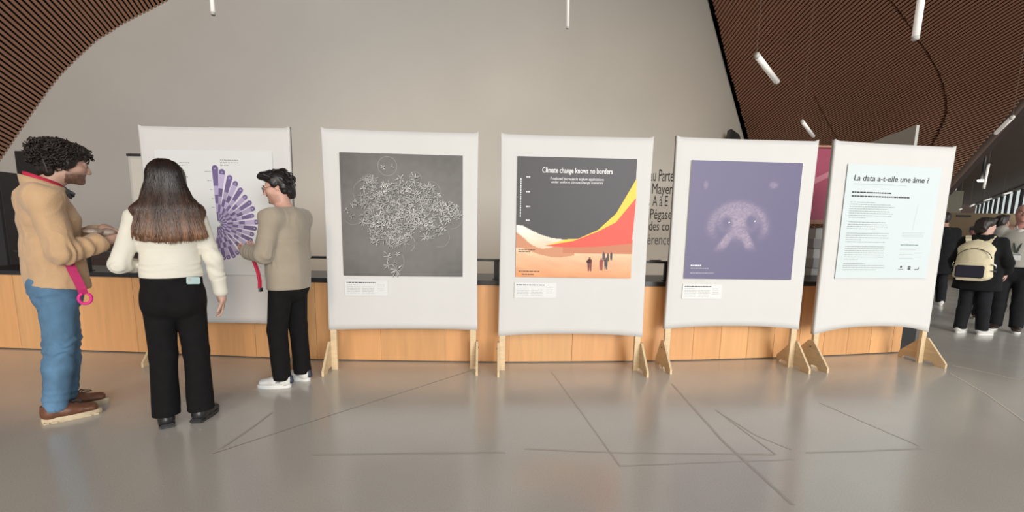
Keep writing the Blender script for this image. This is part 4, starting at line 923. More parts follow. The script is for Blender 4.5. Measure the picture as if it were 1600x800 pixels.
# stand collar: an open band round the neck
def band(name, c, rx, ry, h, th, a0, a1, m, parent, tilt=0.0, flare=0.0, n=40):
    V = []; F_ = []
    for i in range(n+1):
        t = a0+(a1-a0)*i/n
        for r, z in ((1, 0), (1+flare, h), (1+flare-th/rx, h), (1-th/rx, 0)):
            x, y = rx*r*math.cos(t), ry*r*math.sin(t); V.append(A3(c[0]+x, c[1]+y, c[2]+z+tilt*y))
    for i in range(n):
        for j in range(4): F_.append((i*4+j, i*4+(j+1) % 4, i*4+4+(j+1) % 4, i*4+4+j))
    F_ += [(3, 2, 1, 0), tuple(n*4+j for j in range(4))]; return pydata(name, V, F_, m, parent, True)
band('collar', J1['neck0']+A3(0, .004, -.010), .104, .102, .066, .012, math.radians(112), math.radians(428), JACKET, jk, -.36, .06)
for z in (1.30, 1.16, 1.02, .90): F = Field(); F.ell(A3(.018, .152+(.012 if z < 1.1 else .0), z)*s, (.008, .004, .008), None, 0); sdf_obj('button', F, .003, M['darkgrey'], jk, 0)
F = Field(); F.cap(A3(.165, .035, 1.0)*s, A3(.150, .085, .93)*s, .012, .010, .01); sdf_obj('pocket_welt', F, .004, JACKET, jk)
# jeans
F = Field(); F.ecap(A3(0, 0, .80)*s, A3(0, 0, 1.0)*s, (1, 0, 0), (.168*s, .122*s), (.160*s, .118*s), .05); F.ell(A3(.075, -.055, .875)*s, A3(.085, .075, .085)*s, None, .05); F.ell(A3(-.075, -.05, .875)*s, A3(.085, .075, .085)*s, None, .05)
for sd in 'RL': leg(F, J1, sd, .012, (.090, .062, .060, .046), 1.0, .03)
F.cut(A3(0, 0, .072)*s, (0, 0, -1)); F.cut(A3(0, 0, 1.0)*s, (0, 0, 1))
def fold_j(V, N):
    z = V[:, 2]/s; knee = np.exp(-((z-.46)/.09)**2)+.8*np.exp(-((z-.14)/.08)**2)+.5*np.exp(-((z-.82)/.06)**2)
    return (.006+.006*knee)*(fold_noise(V, 9, 13, (.8, .8, 1.5))-.6)+.004*knee*np.sin(V[:, 2]*120+6*vnoise(V*16, 6)+8*V[:, 1])
jn = sdf_obj('jeans', F, .0055, DENIM, p1, 1, fold_j); jn['label'] = 'faded blue jeans'
box_ = bmesh.new()
pk = ribbon('back_pocket', [A3(.155, -.03, .895)*s, A3(.165, -.02, .83)*s, A3(.160, -.015, .79)*s], .10, (1, -.35, 0), DENIM, jn, .006)
for sd in 'RL':   # turned-up cuffs
    a = J1['an'+sd]; band('turn_up', A3(a[0], a[1]+.002, .078), .061, .063, .034, .008, 0, 6.283, DENIM, jn, 0, -.02)
for sd in 'RL':
    up, T = shoe(p1, J1, sd, .30, .052, LEATHER, CREPE, .030, .115, 'shoe', True); up['label'] = 'brown leather shoe with cream sole'
    for y in (.045, .068, .091): lace(up, T, [(-.030, y, .088-.35*(y-.045)), (0, y+.004, .098-.38*(y-.045)), (.030, y, .088-.35*(y-.045))], .003, M['black'])
    lace(up, T, [(0, .05, .10), (.015, .075, .125), (.035, .12, .118), (.030, .13, .108), (.005, .07, .103)], .0032, M['black']); lace(up, T, [(0, .05, .10), (-.02, .08, .12), (-.04, .10, .105), (-.02, .07, .098)], .0032, M['black'])
# curly hair: a ragged cap and a few hundred corkscrew locks
hc, Rh = J1['head'], J1['Rh']; TH_ = lambda p: hc+Rh @ (A3(*p)*s)
F = Field(); F.ell(TH_((0, -.038, .055)), A3(.104, .120, .090)*s, Rh, .03); F.ell(TH_((0, -.085, -.005)), A3(.082, .055, .082)*s, Rh, .03); F.ell(TH_((0, .055, .085)), A3(.075, .050, .042)*s, Rh, .03)
for x in (-1, 1): F.ell(TH_((x*.078, -.02, .012)), A3(.026, .055, .052)*s, Rh, .02)
F.ell(TH_((0, -.080, -.070)), A3(.068, .040, .055)*s, Rh, .03)
hair1 = sdf_obj('hair', F, .006, HAIR_D, p1, 1, lambda V, N: .016*(fold_noise(V, 26, 2)-.5)); hair1['label'] = 'thick dark curly hair'
curls = []
for i in range(760):
    while True:
        v = nrm(rng.normal(size=3))
        if not (v[1] > .45 and v[2] < .30) and not v[2] < -.75 and not (v[1] > .2 and v[2] < -.12): break
    r0 = A3(.095, .112, .090); b = A3(0, -.032, .052)+v*r0*rng.uniform(.92, 1.16); out = nrm(v/r0); dn = nrm(A3(rng.normal()*.5, rng.normal()*.5+(.5 if v[1] > .3 else -.3), -.9)+out*.6)
    L_ = rng.uniform(.035, .075); tr = rng.uniform(1.2, 2.4); cr_ = rng.uniform(.008, .014); u_, w2 = frame_of(dn); ph = rng.uniform(0, 6.28); pts = []
    for t in np.linspace(0, 1, 15): a = ph+t*tr*6.283; pts.append(TH_(b+dn*L_*t-out*.012*t*t+(u_*math.cos(a)+w2*math.sin(a))*cr_*(.5+.5*t)))
    curls.append(np.array(pts))
cl = strands('curls', curls, .0036, HAIR_D, hair1, 5); cl['kind'] = 'stuff'
# beard on chin and lip
F = Field(); F.cap(TH_((-.012, .083, -.086)), TH_((.012, .083, -.086)), .006*s, None, .01); F.cap(TH_((-.022, .090, -.053)), TH_((.022, .090, -.053)), .0055*s, None, .01)
sdf_obj('beard', F, .004, BROW, p1, 1, lambda V, N: .003*(fold_noise(V, 120, 5)-.6))
# scarf and lanyard: top level, worn by him
ly = empty('lanyard'); ly.parent = p1; ly['label'] = 'crimson lanyard round the neck with a pink end hanging at the hip'
n0 = J1['neck0']; lp = [n0+A3(.086*math.cos(t), .084*math.sin(t)+.006, .060-.42*.084*math.sin(t)) for t in np.linspace(math.radians(80), math.radians(455), 40)]
V = []; F_ = []
for i, p in enumerate(lp):
    o_ = nrm((p-n0)*A3(1, 1, 0))
    for a, b in ((.0, -.016), (.006, -.016), (.004, .018), (-.002, .018)): V.append(p+o_*a+A3(0, 0, b))
for i in range(39): F_ += [(i*4+j, i*4+(j+1) % 4, i*4+4+(j+1) % 4, i*4+4+j) for j in range(4)]
pydata('neck_band', V, F_, RED, ly, True)
hp = [A3(.212, .060, 1.06)*s, A3(.216, .075, .99)*s, A3(.222, .095, .92)*s, A3(.224, .110, .86)*s, A3(.218, .118, .825)*s]
ribbon('hanging_strap', hp, .045, (1, .1, 0), mat('magenta_strap', (.50, .018, .13), .7, .1, 30), ly, .004)
ringp = [A3(.222, .120, .800)*s+A3(.0, .030*math.cos(t), .034*math.sin(t)) for t in np.linspace(1.9, 7.3, 24)]
tubes('pink_loop', [(ringp, .009)], PINK, ly, 8)
# knotted checked scarf tip at the throat and the clear bag in his hands
F = Field(); F.cap(n0+A3(.02, .085, .022), n0+A3(.035, .135, -.01), .015, .009, .02); F.cap(n0+A3(.03, .10, .0), n0+A3(.055, .12, -.04), .011, .007, .01); F.cap(n0+A3(-.02, .09, .02), n0+A3(-.01, .13, -.02), .018, .012, .02)
sdf_obj('neck_scarf', F, .005, CHECK, p1, 1, lambda V, N: .004*(fold_noise(V, 60, 1)-.5))
bag = tag(empty('sandwich_wrapper', (base1[0], base1[1], 0), yaw1), 'crumpled pale wrapper held in both hands by the man in the tan jacket', 'wrapper')
F = Field(); F.ell(A3(.045, .275, 1.215)*s, (.055, .040, .030), rotm('z', 30), .01); F.ell(A3(.085, .20, 1.225)*s, (.045, .05, .022), None, .02)
sdf_obj('wrap', F, .005, mat('pale_wrapper', (0.40, 0.31, 0.25), 0.35, 0.2, 60), bag, 0, lambda V, N: .006*(fold_noise(V, 45, 7)-.5))
#@@P1END
# ------------------------------------------------------------------ woman seen from behind
random.seed(31)
KNIT = mat('ivory_jersey', (0.74, 0.70, 0.60), 0.85, 0.03, 12, bump=0.15, bscale=260, sheen=0.2)
BLACKC = mat('black_trouser_cloth', (0.008, 0.0075, 0.008), 0.9, 0.2, 20, bump=0.1, bscale=250, spec=0.2)
HAIR_B = mat('long_brown_hair', attr='Col', rough=0.38, var=0.25, vscale=50, spec=0.45)
BOOT = mat('black_boot_leather', (0.02, 0.019, 0.02), 0.32, 0.2, 30)
BOOTS = mat('black_boot_sole', (0.03, 0.029, 0.03), 0.5)
yaw2 = math.atan2(.79, -.61)-math.pi/2; base2 = floor_px(289, 660)
fL, fR = local(base2, yaw2, floor_px(261, 664)), local(base2, yaw2, floor_px(316, 655))
J2 = pose(1.66, shR=(.160, -.01, 1.415), shL=(-.160, -.01, 1.415), elR=(.243, -.03, 1.14), wrR=(.275, .03, .885), elL=(-.262, -.015, 1.125), wrL=(-.13, .20, 1.10),
          hipR=(.088, 0, .92), hipL=(-.082, 0, .92), anR=(fR[0]*1.085, fR[1]*1.085, .085), anL=(fL[0]*1.085, fL[1]*1.085, .085), knR=(.10, .02, .50), knL=(-.085, .02, .50), head=(.012, .035, 1.675), footR=-32, footL=2, head_nod=-4)
p2 = body('person', J2, (0.55, 0.34, 0.26), {'R': dict(d=(.05, .15, -1), n=(-1, .1, 0), curl=22), 'L': dict(d=(.8, .6, .1), n=(0, 0, 1), curl=30)}, 0.005)
tag(p2, 'person with long straight brown hair, cream sweater and wide black trousers, seen from behind', 'person')
place(p2, base2, yaw2); face_details(p2, J2); s = J2['s']
F = Field(); torso(F, J2, .008, .95, .95)
F.ecap(A3(0, 0, 1.06)*s, A3(0, .0, 1.16)*s, (1, 0, 0), (.156*s, .116*s), (.150*s, .112*s), .03)
F.cut(A3(0, 0, 1.035)*s, (0, 0, -1)); F.cut(A3(0, 0, 1.485)*s, (0, .2, 1), .01)
for sd in 'RL': arm(F, J2, sd, .010, .86, (.052, .043, .044, .034), .012)
def fold2(V, N):
    z = V[:, 2]/s; a = .007*(fold_noise(V, 7, 41, (.8, .8, 1.2))-.6)
    a += np.exp(-((z-1.10)/.05)**2)*(np.abs(V[:, 0]) < .17*s)*.002*np.sin(z*170+8*vnoise(V*9, 3))
    for sd in 'RL':
        e, w_ = J2['el'+sd], J2['wr'+sd]; ax = nrm(w_-e); t = (V-e)@ax; rr = np.linalg.norm(V-e-t[:, None]*ax, axis=1); a += np.exp(-(rr/.09)**4)*((t > -.10) & (t < .12))*.003*np.sin(t*90+12*vnoise(V*11, 4))
    return a
sw = sdf_obj('sweater', F, .005, KNIT, p2, 1, fold2); sw['label'] = 'cropped cream sweater'
w_ = J2['wrR']; ax = nrm(J2['wrR']-J2['elR'])
band('neck_rib', J2['neck0']+A3(0, .012, -.012), .072, .070, .028, .008, 0, 6.283, KNIT, sw, -.2, -.05)
# wide trousers
F = Field(); F.ecap(A3(0, 0, .86)*s, A3(0, 0, 1.02)*s, (1, 0, 0), (.176*s, .122*s), (.158*s, .108*s), .04); F.ecap(A3(0, 0, 1.02)*s, A3(0, 0, 1.07)*s, (1, 0, 0), (.160*s, .108*s), (.153*s, .104*s), .03)
for x in (-1, 1): F.ell(A3(x*.078, -.055, .885)*s, A3(.088, .085, .10)*s, None, .05)
for sd in 'RL':
    a, k_, e = J2['hip'+sd], J2['kn'+sd], J2['an'+sd]+A3(0, .0, -.05)
    F.cap(a, k_, .094*s, .079*s, .018); F.cap(k_, e, .079*s, .081*s, .018)
F.cut(A3(0, 0, .072), (0, 0, -1)); F.cut(A3(0, 0, 1.075)*s, (0, 0, 1))
def fold2t(V, N):
    z = V[:, 2]/s; return .007*(fold_noise(V, 6, 51, (1.3, 1.3, .35))-.6)+.006*np.exp(-((z-.10)/.08)**2)*(fold_noise(V, 11, 55, (.8, .8, 1.6))-.6)
tr = sdf_obj('trousers', F, .0055, BLACKC, p2, 1, fold2t); tr['label'] = 'wide legged black trousers'
band('waistband', A3(0, 0, 1.035)*s, .160*s, .112*s, .040*s, .006, 0, 6.283, BLACKC, tr)
for x in (-.085, .0, .085): ribbon('belt_loop', [A3(x, -.113*math.sqrt(1-(x/.16)**2), 1.075)*s, A3(x, -.116*math.sqrt(1-(x/.16)**2), 1.03)*s], .010, (0, -1, 0), BLACKC, tr, .004)
for sd in 'RL':
    up, T = shoe(p2, J2, sd, .265, .050, BOOT, BOOTS, .022, .13, 'boot', False); up['label'] = 'black ankle boot with chunky sole'
    hb = bmesh.new(); vs = box_into(hb, (-.044, -.079, .0003), (.044, -.02, .030)); bmesh.ops.bevel(hb, geom=hb.edges[:], offset=.008, segments=2, affect='EDGES')
    for v in hb.verts: v.co = Vector(T(*v.co))
    bm_obj('heel', hb, BOOTS, up)
# hair: smooth shell plus long locks falling over it
hc2, Rh2 = J2['head'], J2['Rh']; T2 = lambda p: hc2+Rh2 @ (A3(*p)*s)
F = Field(); F.ell(T2((0, -.022, .042)), A3(.092, .108, .094)*s, Rh2, .03)
F.ecap(T2((0, -.05, .02)), T2((0, -.095, -.20)), (1, 0, 0), (.100*s, .078*s), (.158*s, .050*s), .05); F.ecap(T2((0, -.095, -.20)), T2((.012, -.12, -.385)), (1, 0, 0), (.158*s, .050*s), (.190*s, .034*s), .05)
for x in (-1, 1): F.ell(T2((x*.070, .005, -.02)), A3(.026, .055, .085)*s, Rh2, .03)
def hcol(V):
    z = (V[:, 2]-hc2[2])/s; t = np.clip((-.02-z)/.36, 0, 1)[:, None]; a, m_, b = np.array((.016, .009, .007)), np.array((.055, .027, .017)), np.array((.20, .10, .055))
    c = np.where(t < .5, a+(m_-a)*t*2, m_+(b-m_)*(t-.5)*2); st = vnoise(np.stack([V[:, 0]*85, V[:, 1]*40, V[:, 2]*3], -1), 6)[:, None]; return c*(.55+.9*st)
def hdisp(V, N): z = V[:, 2]; return .007*(vnoise(np.stack([V[:, 0]*60, V[:, 1]*30, z*4], -1), 8)-.5)-.010*np.clip((hc2[2]-.35*s-z)/.06, 0, 1)*vnoise(np.stack([V[:, 0]*45, V[:, 1]*20, z*0], -1), 9)
hr2 = sdf_obj('hair', F, .005, HAIR_B, p2, 1, hdisp, hcol); hr2['label'] = 'long straight hair, dark on top and auburn at the tips'
tree = BVHTree.FromPolygons([tuple(v.co) for v in hr2.data.vertices], [tuple(p.vertices) for p in hr2.data.polygons])
paths = []; cols = []
for i in range(620):
    f = rng.uniform(-1, 1)*.985; end = -.39+.035*rng.uniform(-1, .5)+.03*abs(f); wav = rng.uniform(0, 6.28); pts = []; ylast = None; start = rng.uniform(0, .25)
    for t in np.linspace(start, 1, 13):
        if t < .30: th = t/.30*math.pi/2; x = f*.090*math.sin(th); z = .042+.090*math.cos(th)
        else: u = (t-.30)/.70; x = f*(.090+.108*min(1, u*1.12))+.005*math.sin(8*u+wav); z = .042+(end-.042)*u
        q = T2((x, 0, z)); h_ = tree.ray_cast(Vector((q[0], -.6, q[2])), Vector((0, 1, 0)))
        if h_[0] is not None: ylast = h_[0].y-.0005-.002*rng.uniform(0, 1)
        if ylast is None: continue
        pts.append(A3(q[0], ylast, q[2]))
    if len(pts) < 13: pts = [pts[0]]*(13-len(pts))+pts if pts else None
    if pts is None or len({tuple(p) for p in pts}) < 13: continue
    paths.append(np.array(pts)); cols.append(hcol(np.array(pts))*rng.uniform(.6, 1.4))
r = .0032*s; rad = np.array([.5]+[1]*10+[.8, .25])*r
lk = tubes('locks', [(p, rad) for p in paths], HAIR_B, hr2, 5, True, cols); lk['kind'] = 'stuff'
# phone in the back pocket
ph = tag(empty('pocket_phone', world(base2, yaw2, A3(.112, -.128, 1.025)*s), yaw2+math.radians(22)), 'pale teal phone tucked in the back pocket of the black trousers', 'phone')
ph.rotation_euler = (math.radians(-4), math.radians(5), yaw2+math.radians(28))
box('case', (-.040, -.005, -.030), (.040, .005, .014), mat('pale_teal_case', (.50, .66, .64), .4, .03, 20), ph, .0045); box('camera_bump', (-.034, -.0065, -.012), (-.016, -.0045, .008), M['palegrey'], ph, .002)

# ------------------------------------------------------------------ man in the beige sweatshirt
random.seed(41)
SWEAT = mat('beige_sweatshirt', (0.36, 0.305, 0.235), 0.9, 0.06, 10, bump=0.2, bscale=240, sheen=0.2)
WHITEL = mat('white_sneaker_leather', (0.72, 0.71, 0.68), 0.45, 0.05, 40); WHITES = mat('white_rubber_sole', (0.75, 0.75, 0.73), 0.55); GREYS = mat('grey_suede', (0.30, 0.30, 0.31), 0.8, .1, 60); NAVY = mat('navy_heel_tab', (0.03, 0.035, 0.06), .6)
HAIR_K = mat('black_hair', (0.012, 0.0095, 0.009), 0.4, 0.3, 60, spec=0.45)
yaw3 = math.radians(170-90); base3 = floor_px(460, 600)
fL, fR = local(base3, yaw3, floor_px(442, 605)), local(base3, yaw3, floor_px(474, 594))
k3 = 1.8/1.70
J3 = pose(1.70, neck0=(0, .0, 1.475), neck1=(0, .030, 1.575), head=(.0, .058, 1.672), head_nod=-14, head_turn=26, elL=(-.245, .03, 1.135), wrL=(-.135, .285, 1.15), elR=(.24, .03, 1.12), wrR=(.055, .235, 1.175),
          hipL=(-.09, .0, .92), hipR=(.09, .0, .92), anL=(fL[0]*k3, fL[1]*k3, .085), anR=(fR[0]*k3, fR[1]*k3, .085), knL=(-.105, .055, .50), knR=(.10, .01, .50), footL=14, footR=-6)
p3 = body('person', J3, (0.62, 0.36, 0.28), {'L': dict(d=(.45, .85, .1), n=(.7, -.3, .35), curl=40), 'R': dict(d=(-.25, .9, .05), n=(-.2, -.1, .9), curl=26)}, 0.0045, .22)
tag(p3, 'person with short black hair, glasses, beige sweatshirt and white sneakers, reading the fan chart', 'person')
place(p3, base3, yaw3); face_details(p3, J3); s = J3['s']
F = Field(); torso(F, J3, .022, 1.0, 1.0)
F.ecap(A3(0, .0, .83)*s, A3(0, .0, 1.10)*s, (1, 0, 0), (.186*s, .150*s), (.180*s, .132*s), .04)
for sd in 'RL': arm(F, J3, sd, .018, .80, (.060, .052, .052, .038), .014)
F.cap(J3['shR'], A3(0, -.05, 1.40)*s, .080*s, .085*s, .06); F.cap(J3['shL'], A3(0, -.05, 1.40)*s, .080*s, .085*s, .06)
F.cut(A3(0, 0, .845)*s, (0, 0, -1)); F.cut(A3(0, 0, 1.490)*s, (0, .35, 1), .015)
def fold3(V, N):
    z = V[:, 2]/s; a = .007*(fold_noise(V, 6, 61, (1, 1, .7))-.6)+.004*np.exp(-((z-.92)/.04)**2)*(fold_noise(V, 11, 62, (.7, .7, 1.4))-.6)
    for sd in 'RL':
        e, w_ = J3['el'+sd], J3['wr'+sd]; ax = nrm(w_-e); t = (V-e)@ax; rr = np.linalg.norm(V-e-t[:, None]*ax, axis=1); a += np.exp(-(rr/.10)**4)*((t > -.10) & (t < .30))*.0045*np.sin(t*130+8*vnoise(V*15, 4))
    return a
sw = sdf_obj('sweatshirt', F, .005, SWEAT, p3, 1, fold3); sw['label'] = 'plain beige sweatshirt'
band('neck_rib', J3['neck0']+A3(0, .008, -.006), .074, .074, .024, .008, 0, 6.283, SWEAT, sw, -.32, -.03)
band('tee_collar', J3['neck0']+A3(0, .010, .012), .067, .067, .014, .005, 0, 6.283, M['paper'], sw, -.32, -.03)
F = Field(); F.ecap(A3(0, 0, .84)*s, A3(0, 0, .98)*s, (1, 0, 0), (.165*s, .118*s), (.160*s, .112*s), .04)
for x in (-1, 1): F.ell(A3(x*.075, -.05, .875)*s, A3(.085, .07, .09)*s, None, .05)
for sd in 'RL':
    a, k_, e = J3['hip'+sd], J3['kn'+sd], J3['an'+sd]+A3(0, 0, -.015); F.cap(a, k_, .095*s, .076*s, .02); F.cap(k_, e, .076*s, .070*s, .02)
F.cut(A3(0, 0, .068), (0, 0, -1)); F.cut(A3(0, 0, 1.0)*s, (0, 0, 1))
jt = sdf_obj('trousers', F, .0055, BLACKC, p3, 1, lambda V, N: .007*(fold_noise(V, 7, 71, (1.1, 1.1, .5))-.6)+.007*np.exp(-((V[:, 2]-.12)/.09)**2)*(fold_noise(V, 10, 75, (.8, .8, 1.7))-.6)); jt['label'] = 'loose black trousers'
for sd in 'RL':
    up, T = shoe(p3, J3, sd, .285, .049, WHITEL, WHITES, .028, .098, 'sneaker'); up['label'] = 'white leather sneaker'
    for k_ in range(5): lace(up, T, [(-.026, .035+.02*k_, .097-.009*k_), (0, .037+.02*k_, .103-.010*k_), (.026, .035+.02*k_, .097-.009*k_)], .0028, WHITES)
    F = Field(); F.cap(T(0, -.070, .055), T(0, -.068, .088), .022, .018, .01); F.cut(T(0, -.062, 0), -(T(0, 1, 0)-T(0, 2, 0))); sdf_obj('heel_tab', F, .004, NAVY, up)
    for x in (-1, 1): box_ = bmesh.new(); vs = box_into(box_, (x*.046-.006, .0, .050), (x*.046+.003, .045, .066)); [setattr(v, 'co', Vector(T(*v.co))) for v in box_.verts]; bm_obj('side_patch', box_, GREYS, up)
# short swept hair
hc3, Rh3 = J3['head'], J3['Rh']; T3 = lambda p: hc3+Rh3 @ (A3(*p)*s)
F = Field(); F.ell(T3((0, -.030, .055)), A3(.086, .100, .084)*s, Rh3, .03); F.ell(T3((0, -.085, -.02)), A3(.066, .040, .075)*s, Rh3, .03)
F.cap(T3((-.045, .06, .105)), T3((.045, .06, .105)), .032*s, None, .03); F.cap(T3((-.03, .088, .104)), T3((.03, .090, .110)), .022*s, None, .03); F.cap(T3((-.02, .106, .103)), T3((.02, .108, .108)), .012*s, None, .02); F.ell(T3((0, -.082, -.065)), A3(.058, .032, .045)*s, Rh3, .03)
for x in (-1, 1): F.ell(T3((x*.076, .012, .030)), A3(.012, .022, .040)*s, Rh3, .015); F.ell(T3((x*.070, -.052, -.01)), A3(.022, .035, .06)*s, Rh3, .02)
hr3 = sdf_obj('hair', F, .0045, HAIR_K, p3, 1, lambda V, N: .007*(fold_noise(V, 38, 4, (1, .6, 1))-.5)); hr3['label'] = 'short black hair swept forward over the brow'
locks = []
for i in range(95):
    v = nrm(rng.normal(size=3)); v[2] = abs(v[2])*1.0-.25; v = nrm(v)
    if v[1] > .5 and v[2] < .3: continue
    b = A3(0, -.03, .052)+v*A3(.086, .102, .086); d = A3(rng.normal()*.25, .8 if v[1] > -.1 else -.35, .35 if v[1] > .2 else -.5); d = nrm(d-v*(d@v)*.8); L_ = rng.uniform(.03, .06)
    locks.append(np.array([T3(b+d*L_*t+v*.012*math.sin(t*2.6)) for t in np.linspace(0, 1, 6)]))
st = strands('hair_tufts', locks, .0042, HAIR_K, hr3, 5); st['kind'] = 'stuff'
F = Field(); F.cap(T3((-.024, .094, -.052)), T3((.024, .094, -.052)), .005*s, None, .01); F.ell(T3((0, .085, -.105)), A3(.020, .016, .012)*s, Rh3, .01); sdf_obj('moustache_and_goatee', F, .003, BROW, p3, 1)
GL = mat('thin_bronze_wire', (.20, .09, .06), .35, metal=.6)
ge = empty('glasses'); ge.parent = p3; ge['label'] = 'thin round wire glasses'
rim = []
for x in (-1, 1):
    c_ = A3(x*.033, .108, .000); tubes('rim', [([T3(c_+A3(.0235*math.cos(t), -abs(x*.0235*math.cos(t)+x*x*0)*.0-.10*(x*(.0235*math.cos(t)))**1, .0215*math.sin(t))) for t in np.linspace(0, 6.283, 25)], .0016)], GL, ge, 6)
    tubes('temple', [([T3((x*.0565, .104, .006)), T3((x*.074, .06, .008)), T3((x*.079, -.015, .012)), T3((x*.078, -.030, -.008))], .0014)], GL, ge, 6)
tubes('bridge', [([T3((-.010, .110, .004)), T3((0, .114, .008)), T3((.010, .110, .004))], .0014)], GL, ge, 6)
ln = tag(empty('red_lanyard', (base3[0], base3[1], 0), yaw3), 'red lanyard dangling from the hands of the person in the beige sweatshirt', 'lanyard')
hx = A3(-.150, .215, 1.125)*s
for k_, dx in enumerate((0, .018)): ribbon('strap', [hx+A3(dx, .0, .0), hx+A3(dx+.004, -.01, -.06), hx+A3(dx+.01, -.03, -.13), hx+A3(dx+.006, -.045, -.20), hx+A3(dx-.004, -.05, -.26)], .017, (0.9, .35, 0), RED, ln, .003)
box('clip', tuple(hx+A3(-.006, -.06, -.285)), tuple(hx+A3(.026, -.045, -.255)), M['metal'], ln)
# ------------------------------------------------------------------ people in the hall beyond the boards
DCOAT = mat('black_coat_cloth', (0.010, 0.010, 0.011), 0.9, 0.25, 10, bump=0.2, bscale=90, spec=0.2)
DTROU = mat('charcoal_trousers', (0.014, 0.014, 0.017), 0.9, 0.2, 12, spec=0.25)
WSH = mat('white_shirt', (0.70, 0.69, 0.64), 0.8, 0.04, 10); GREYJ = mat('light_grey_jacket', (0.40, 0.38, 0.34), 0.9, 0.08, 12)
HAIR_G = mat('cropped_grey_hair', (0.17, 0.14, 0.125), 0.7, 0.2, 80)
def walker(px, facing, H, label, tone, hair, coat, hem, trou, shoe_m, sole_m, hair_kind='short', h=.008, wide=1.05, flare=.0, hands=True, open_collar=1.49, **jk):
    base = floor_px(*px); yaw = math.atan2(facing[1], facing[0])-math.pi/2; J = pose(H, **jk); s = J['s']
    hd = {'R': dict(d=(0, .3, -1), n=(-1, 0, 0), curl=25), 'L': dict(d=(0, .3, -1), n=(1, 0, 0), curl=25)} if hands is True else hands
    o = body('person', J, tone, hd, h*.75); tag(o, label, 'person'); place(o, base, yaw); face_details(o, J)
    F = Field(); torso(F, J, .030, wide, 1.08); F.ecap(A3(0, 0, hem-.02)*s, A3(0, 0, 1.12)*s, (1, 0, 0), ((.19+flare)*s*wide, (.145+flare*.7)*s), (.175*s*wide, .135*s), .05)
    F.cut(A3(0, 0, hem)*s, (0, 0, -1)); F.cut(A3(0, 0, open_collar)*s, (0, .35, 1), .015)
    for sd in 'RL': arm(F, J, sd, .022, .80, (.062, .054, .052, .040), .02)
    ct = sdf_obj('coat', F, h, coat, o, 1, lambda V, N: .012*(fold_noise(V, 7, 81, (1, 1, .5))-.6))
    F = Field(); F.ecap(A3(0, 0, .80)*s, A3(0, 0, .98)*s, (1, 0, 0), (.165*s, .118*s), (.16*s, .112*s), .04)
    for sd in 'RL': leg(F, J, sd, .014, (.092, .070, .066, .058), 1.0, .02)
    F.cut(A3(0, 0, .06), (0, 0, -1)); F.cut(A3(0, 0, 1.0)*s, (0, 0, 1)); sdf_obj('trousers', F, h, trou, o, 1, lambda V, N: .010*(fold_noise(V, 8, 91, (1, 1, .6))-.6))
    for sd in 'RL': shoe(o, J, sd, .28, .048, shoe_m, sole_m, .026, .095, h=.006)
    T = lambda p: J['head']+J['Rh'] @ (A3(*p)*s); R = J['Rh']; F = Field()
    if hair_kind == 'short': F.ell(T((0, -.028, .050)), A3(.083, .100, .082)*s, R, .03); F.ell(T((0, -.075, -.01)), A3(.070, .045, .07)*s, R, .03); F.cap(T((-.04, .055, .10)), T((.04, .055, .10)), .024*s, None, .03)
    if hair_kind == 'bob':
        F.ell(T((0, -.028, .045)), A3(.096, .110, .090)*s, R, .03); F.ell(T((0, -.070, -.04)), A3(.092, .062, .105)*s, R, .04); F.cap(T((-.045, .055, .10)), T((.045, .055, .10)), .028*s, None, .03)
        F.ell(T((-.082, .0, -.03)), A3(.024, .055, .095)*s, R, .03)
    if hair_kind == 'cropped': F.ell(T((0, -.040, .040)), A3(.080, .088, .078)*s, R, .02); F.cut(T((0, .02, .06)), R @ A3(0, 1, .25), .01)
    sdf_obj('hair', F, .006, hair, o, 1, lambda V, N: .008*(fold_noise(V, 34, 5, (1, 1, .5))-.5))
    return o, J, base, yaw, ct
WSO = mat('pale_shoe_sole', (.7, .7, .68), .6); BSH = mat('brown_suede_shoe', (.12, .055, .035), .7); DSH = mat('dark_leather_shoe', (.03, .018, .014), .4)
# woman with the cream backpack
oB, JB, bB, yB, cB = walker((1514, 521), (.80, .60), 1.56, 'person with dark bob and long black coat, carrying the cream backpack, back turned', (.58, .36, .29), HAIR_D, DCOAT, .70, DTROU, WHITEL, WHITES, 'bob', .007, 1.2, .05,
    head_turn=-48, head_nod=-4, elR=(.285, -.02, 1.13), wrR=(.27, .15, .98), elL=(-.285, -.02, 1.13), wrL=(-.27, .13, .95), footR=-30, footL=-14, anR=(.13, .03, .085), anL=(-.11, -.05, .085))
sB = JB['s']; F = Field(); F.ell(A3(0, -.10, 1.47)*sB, (.12, .07, .055), None, .03); F.cap(A3(-.10, -.03, 1.50)*sB, A3(.10, -.03, 1.50)*sB, .040, None, .04); sdf_obj('hood', F, .007, DCOAT, cB, 1, lambda V, N: .008*(fold_noise(V, 16, 3)-.5))
CREAM = mat('cream_canvas', (0.72, 0.64, 0.44), 0.75, 0.06, 12, bump=0.25, bscale=60); NAVYB = mat('dark_navy_pocket', (0.022, 0.020, 0.035), 0.45, .1, 20)
bp_ = tag(empty('backpack', (bB[0]-.02, bB[1]+.02, -.045), yB), 'cream canvas backpack with dark navy front pocket, worn over a black coat', 'backpack')
F = Field(); F.ecap(A3(0, -.235, .86), A3(0, -.235, 1.20), (1, 0, 0), (.188, .092), (.160, .080), .03); F.ecap(A3(0, -.215, 1.20), A3(0, -.20, 1.255), (1, 0, 0), (.165, .075), (.120, .05), .03); F.cut((0, 0, .775), (0, 0, -1), .02)
sdf_obj('pack_body', F, .006, CREAM, bp_, 1, lambda V, N: .008*(fold_noise(V, 9, 7, (1, 1, 1.6))-.6))
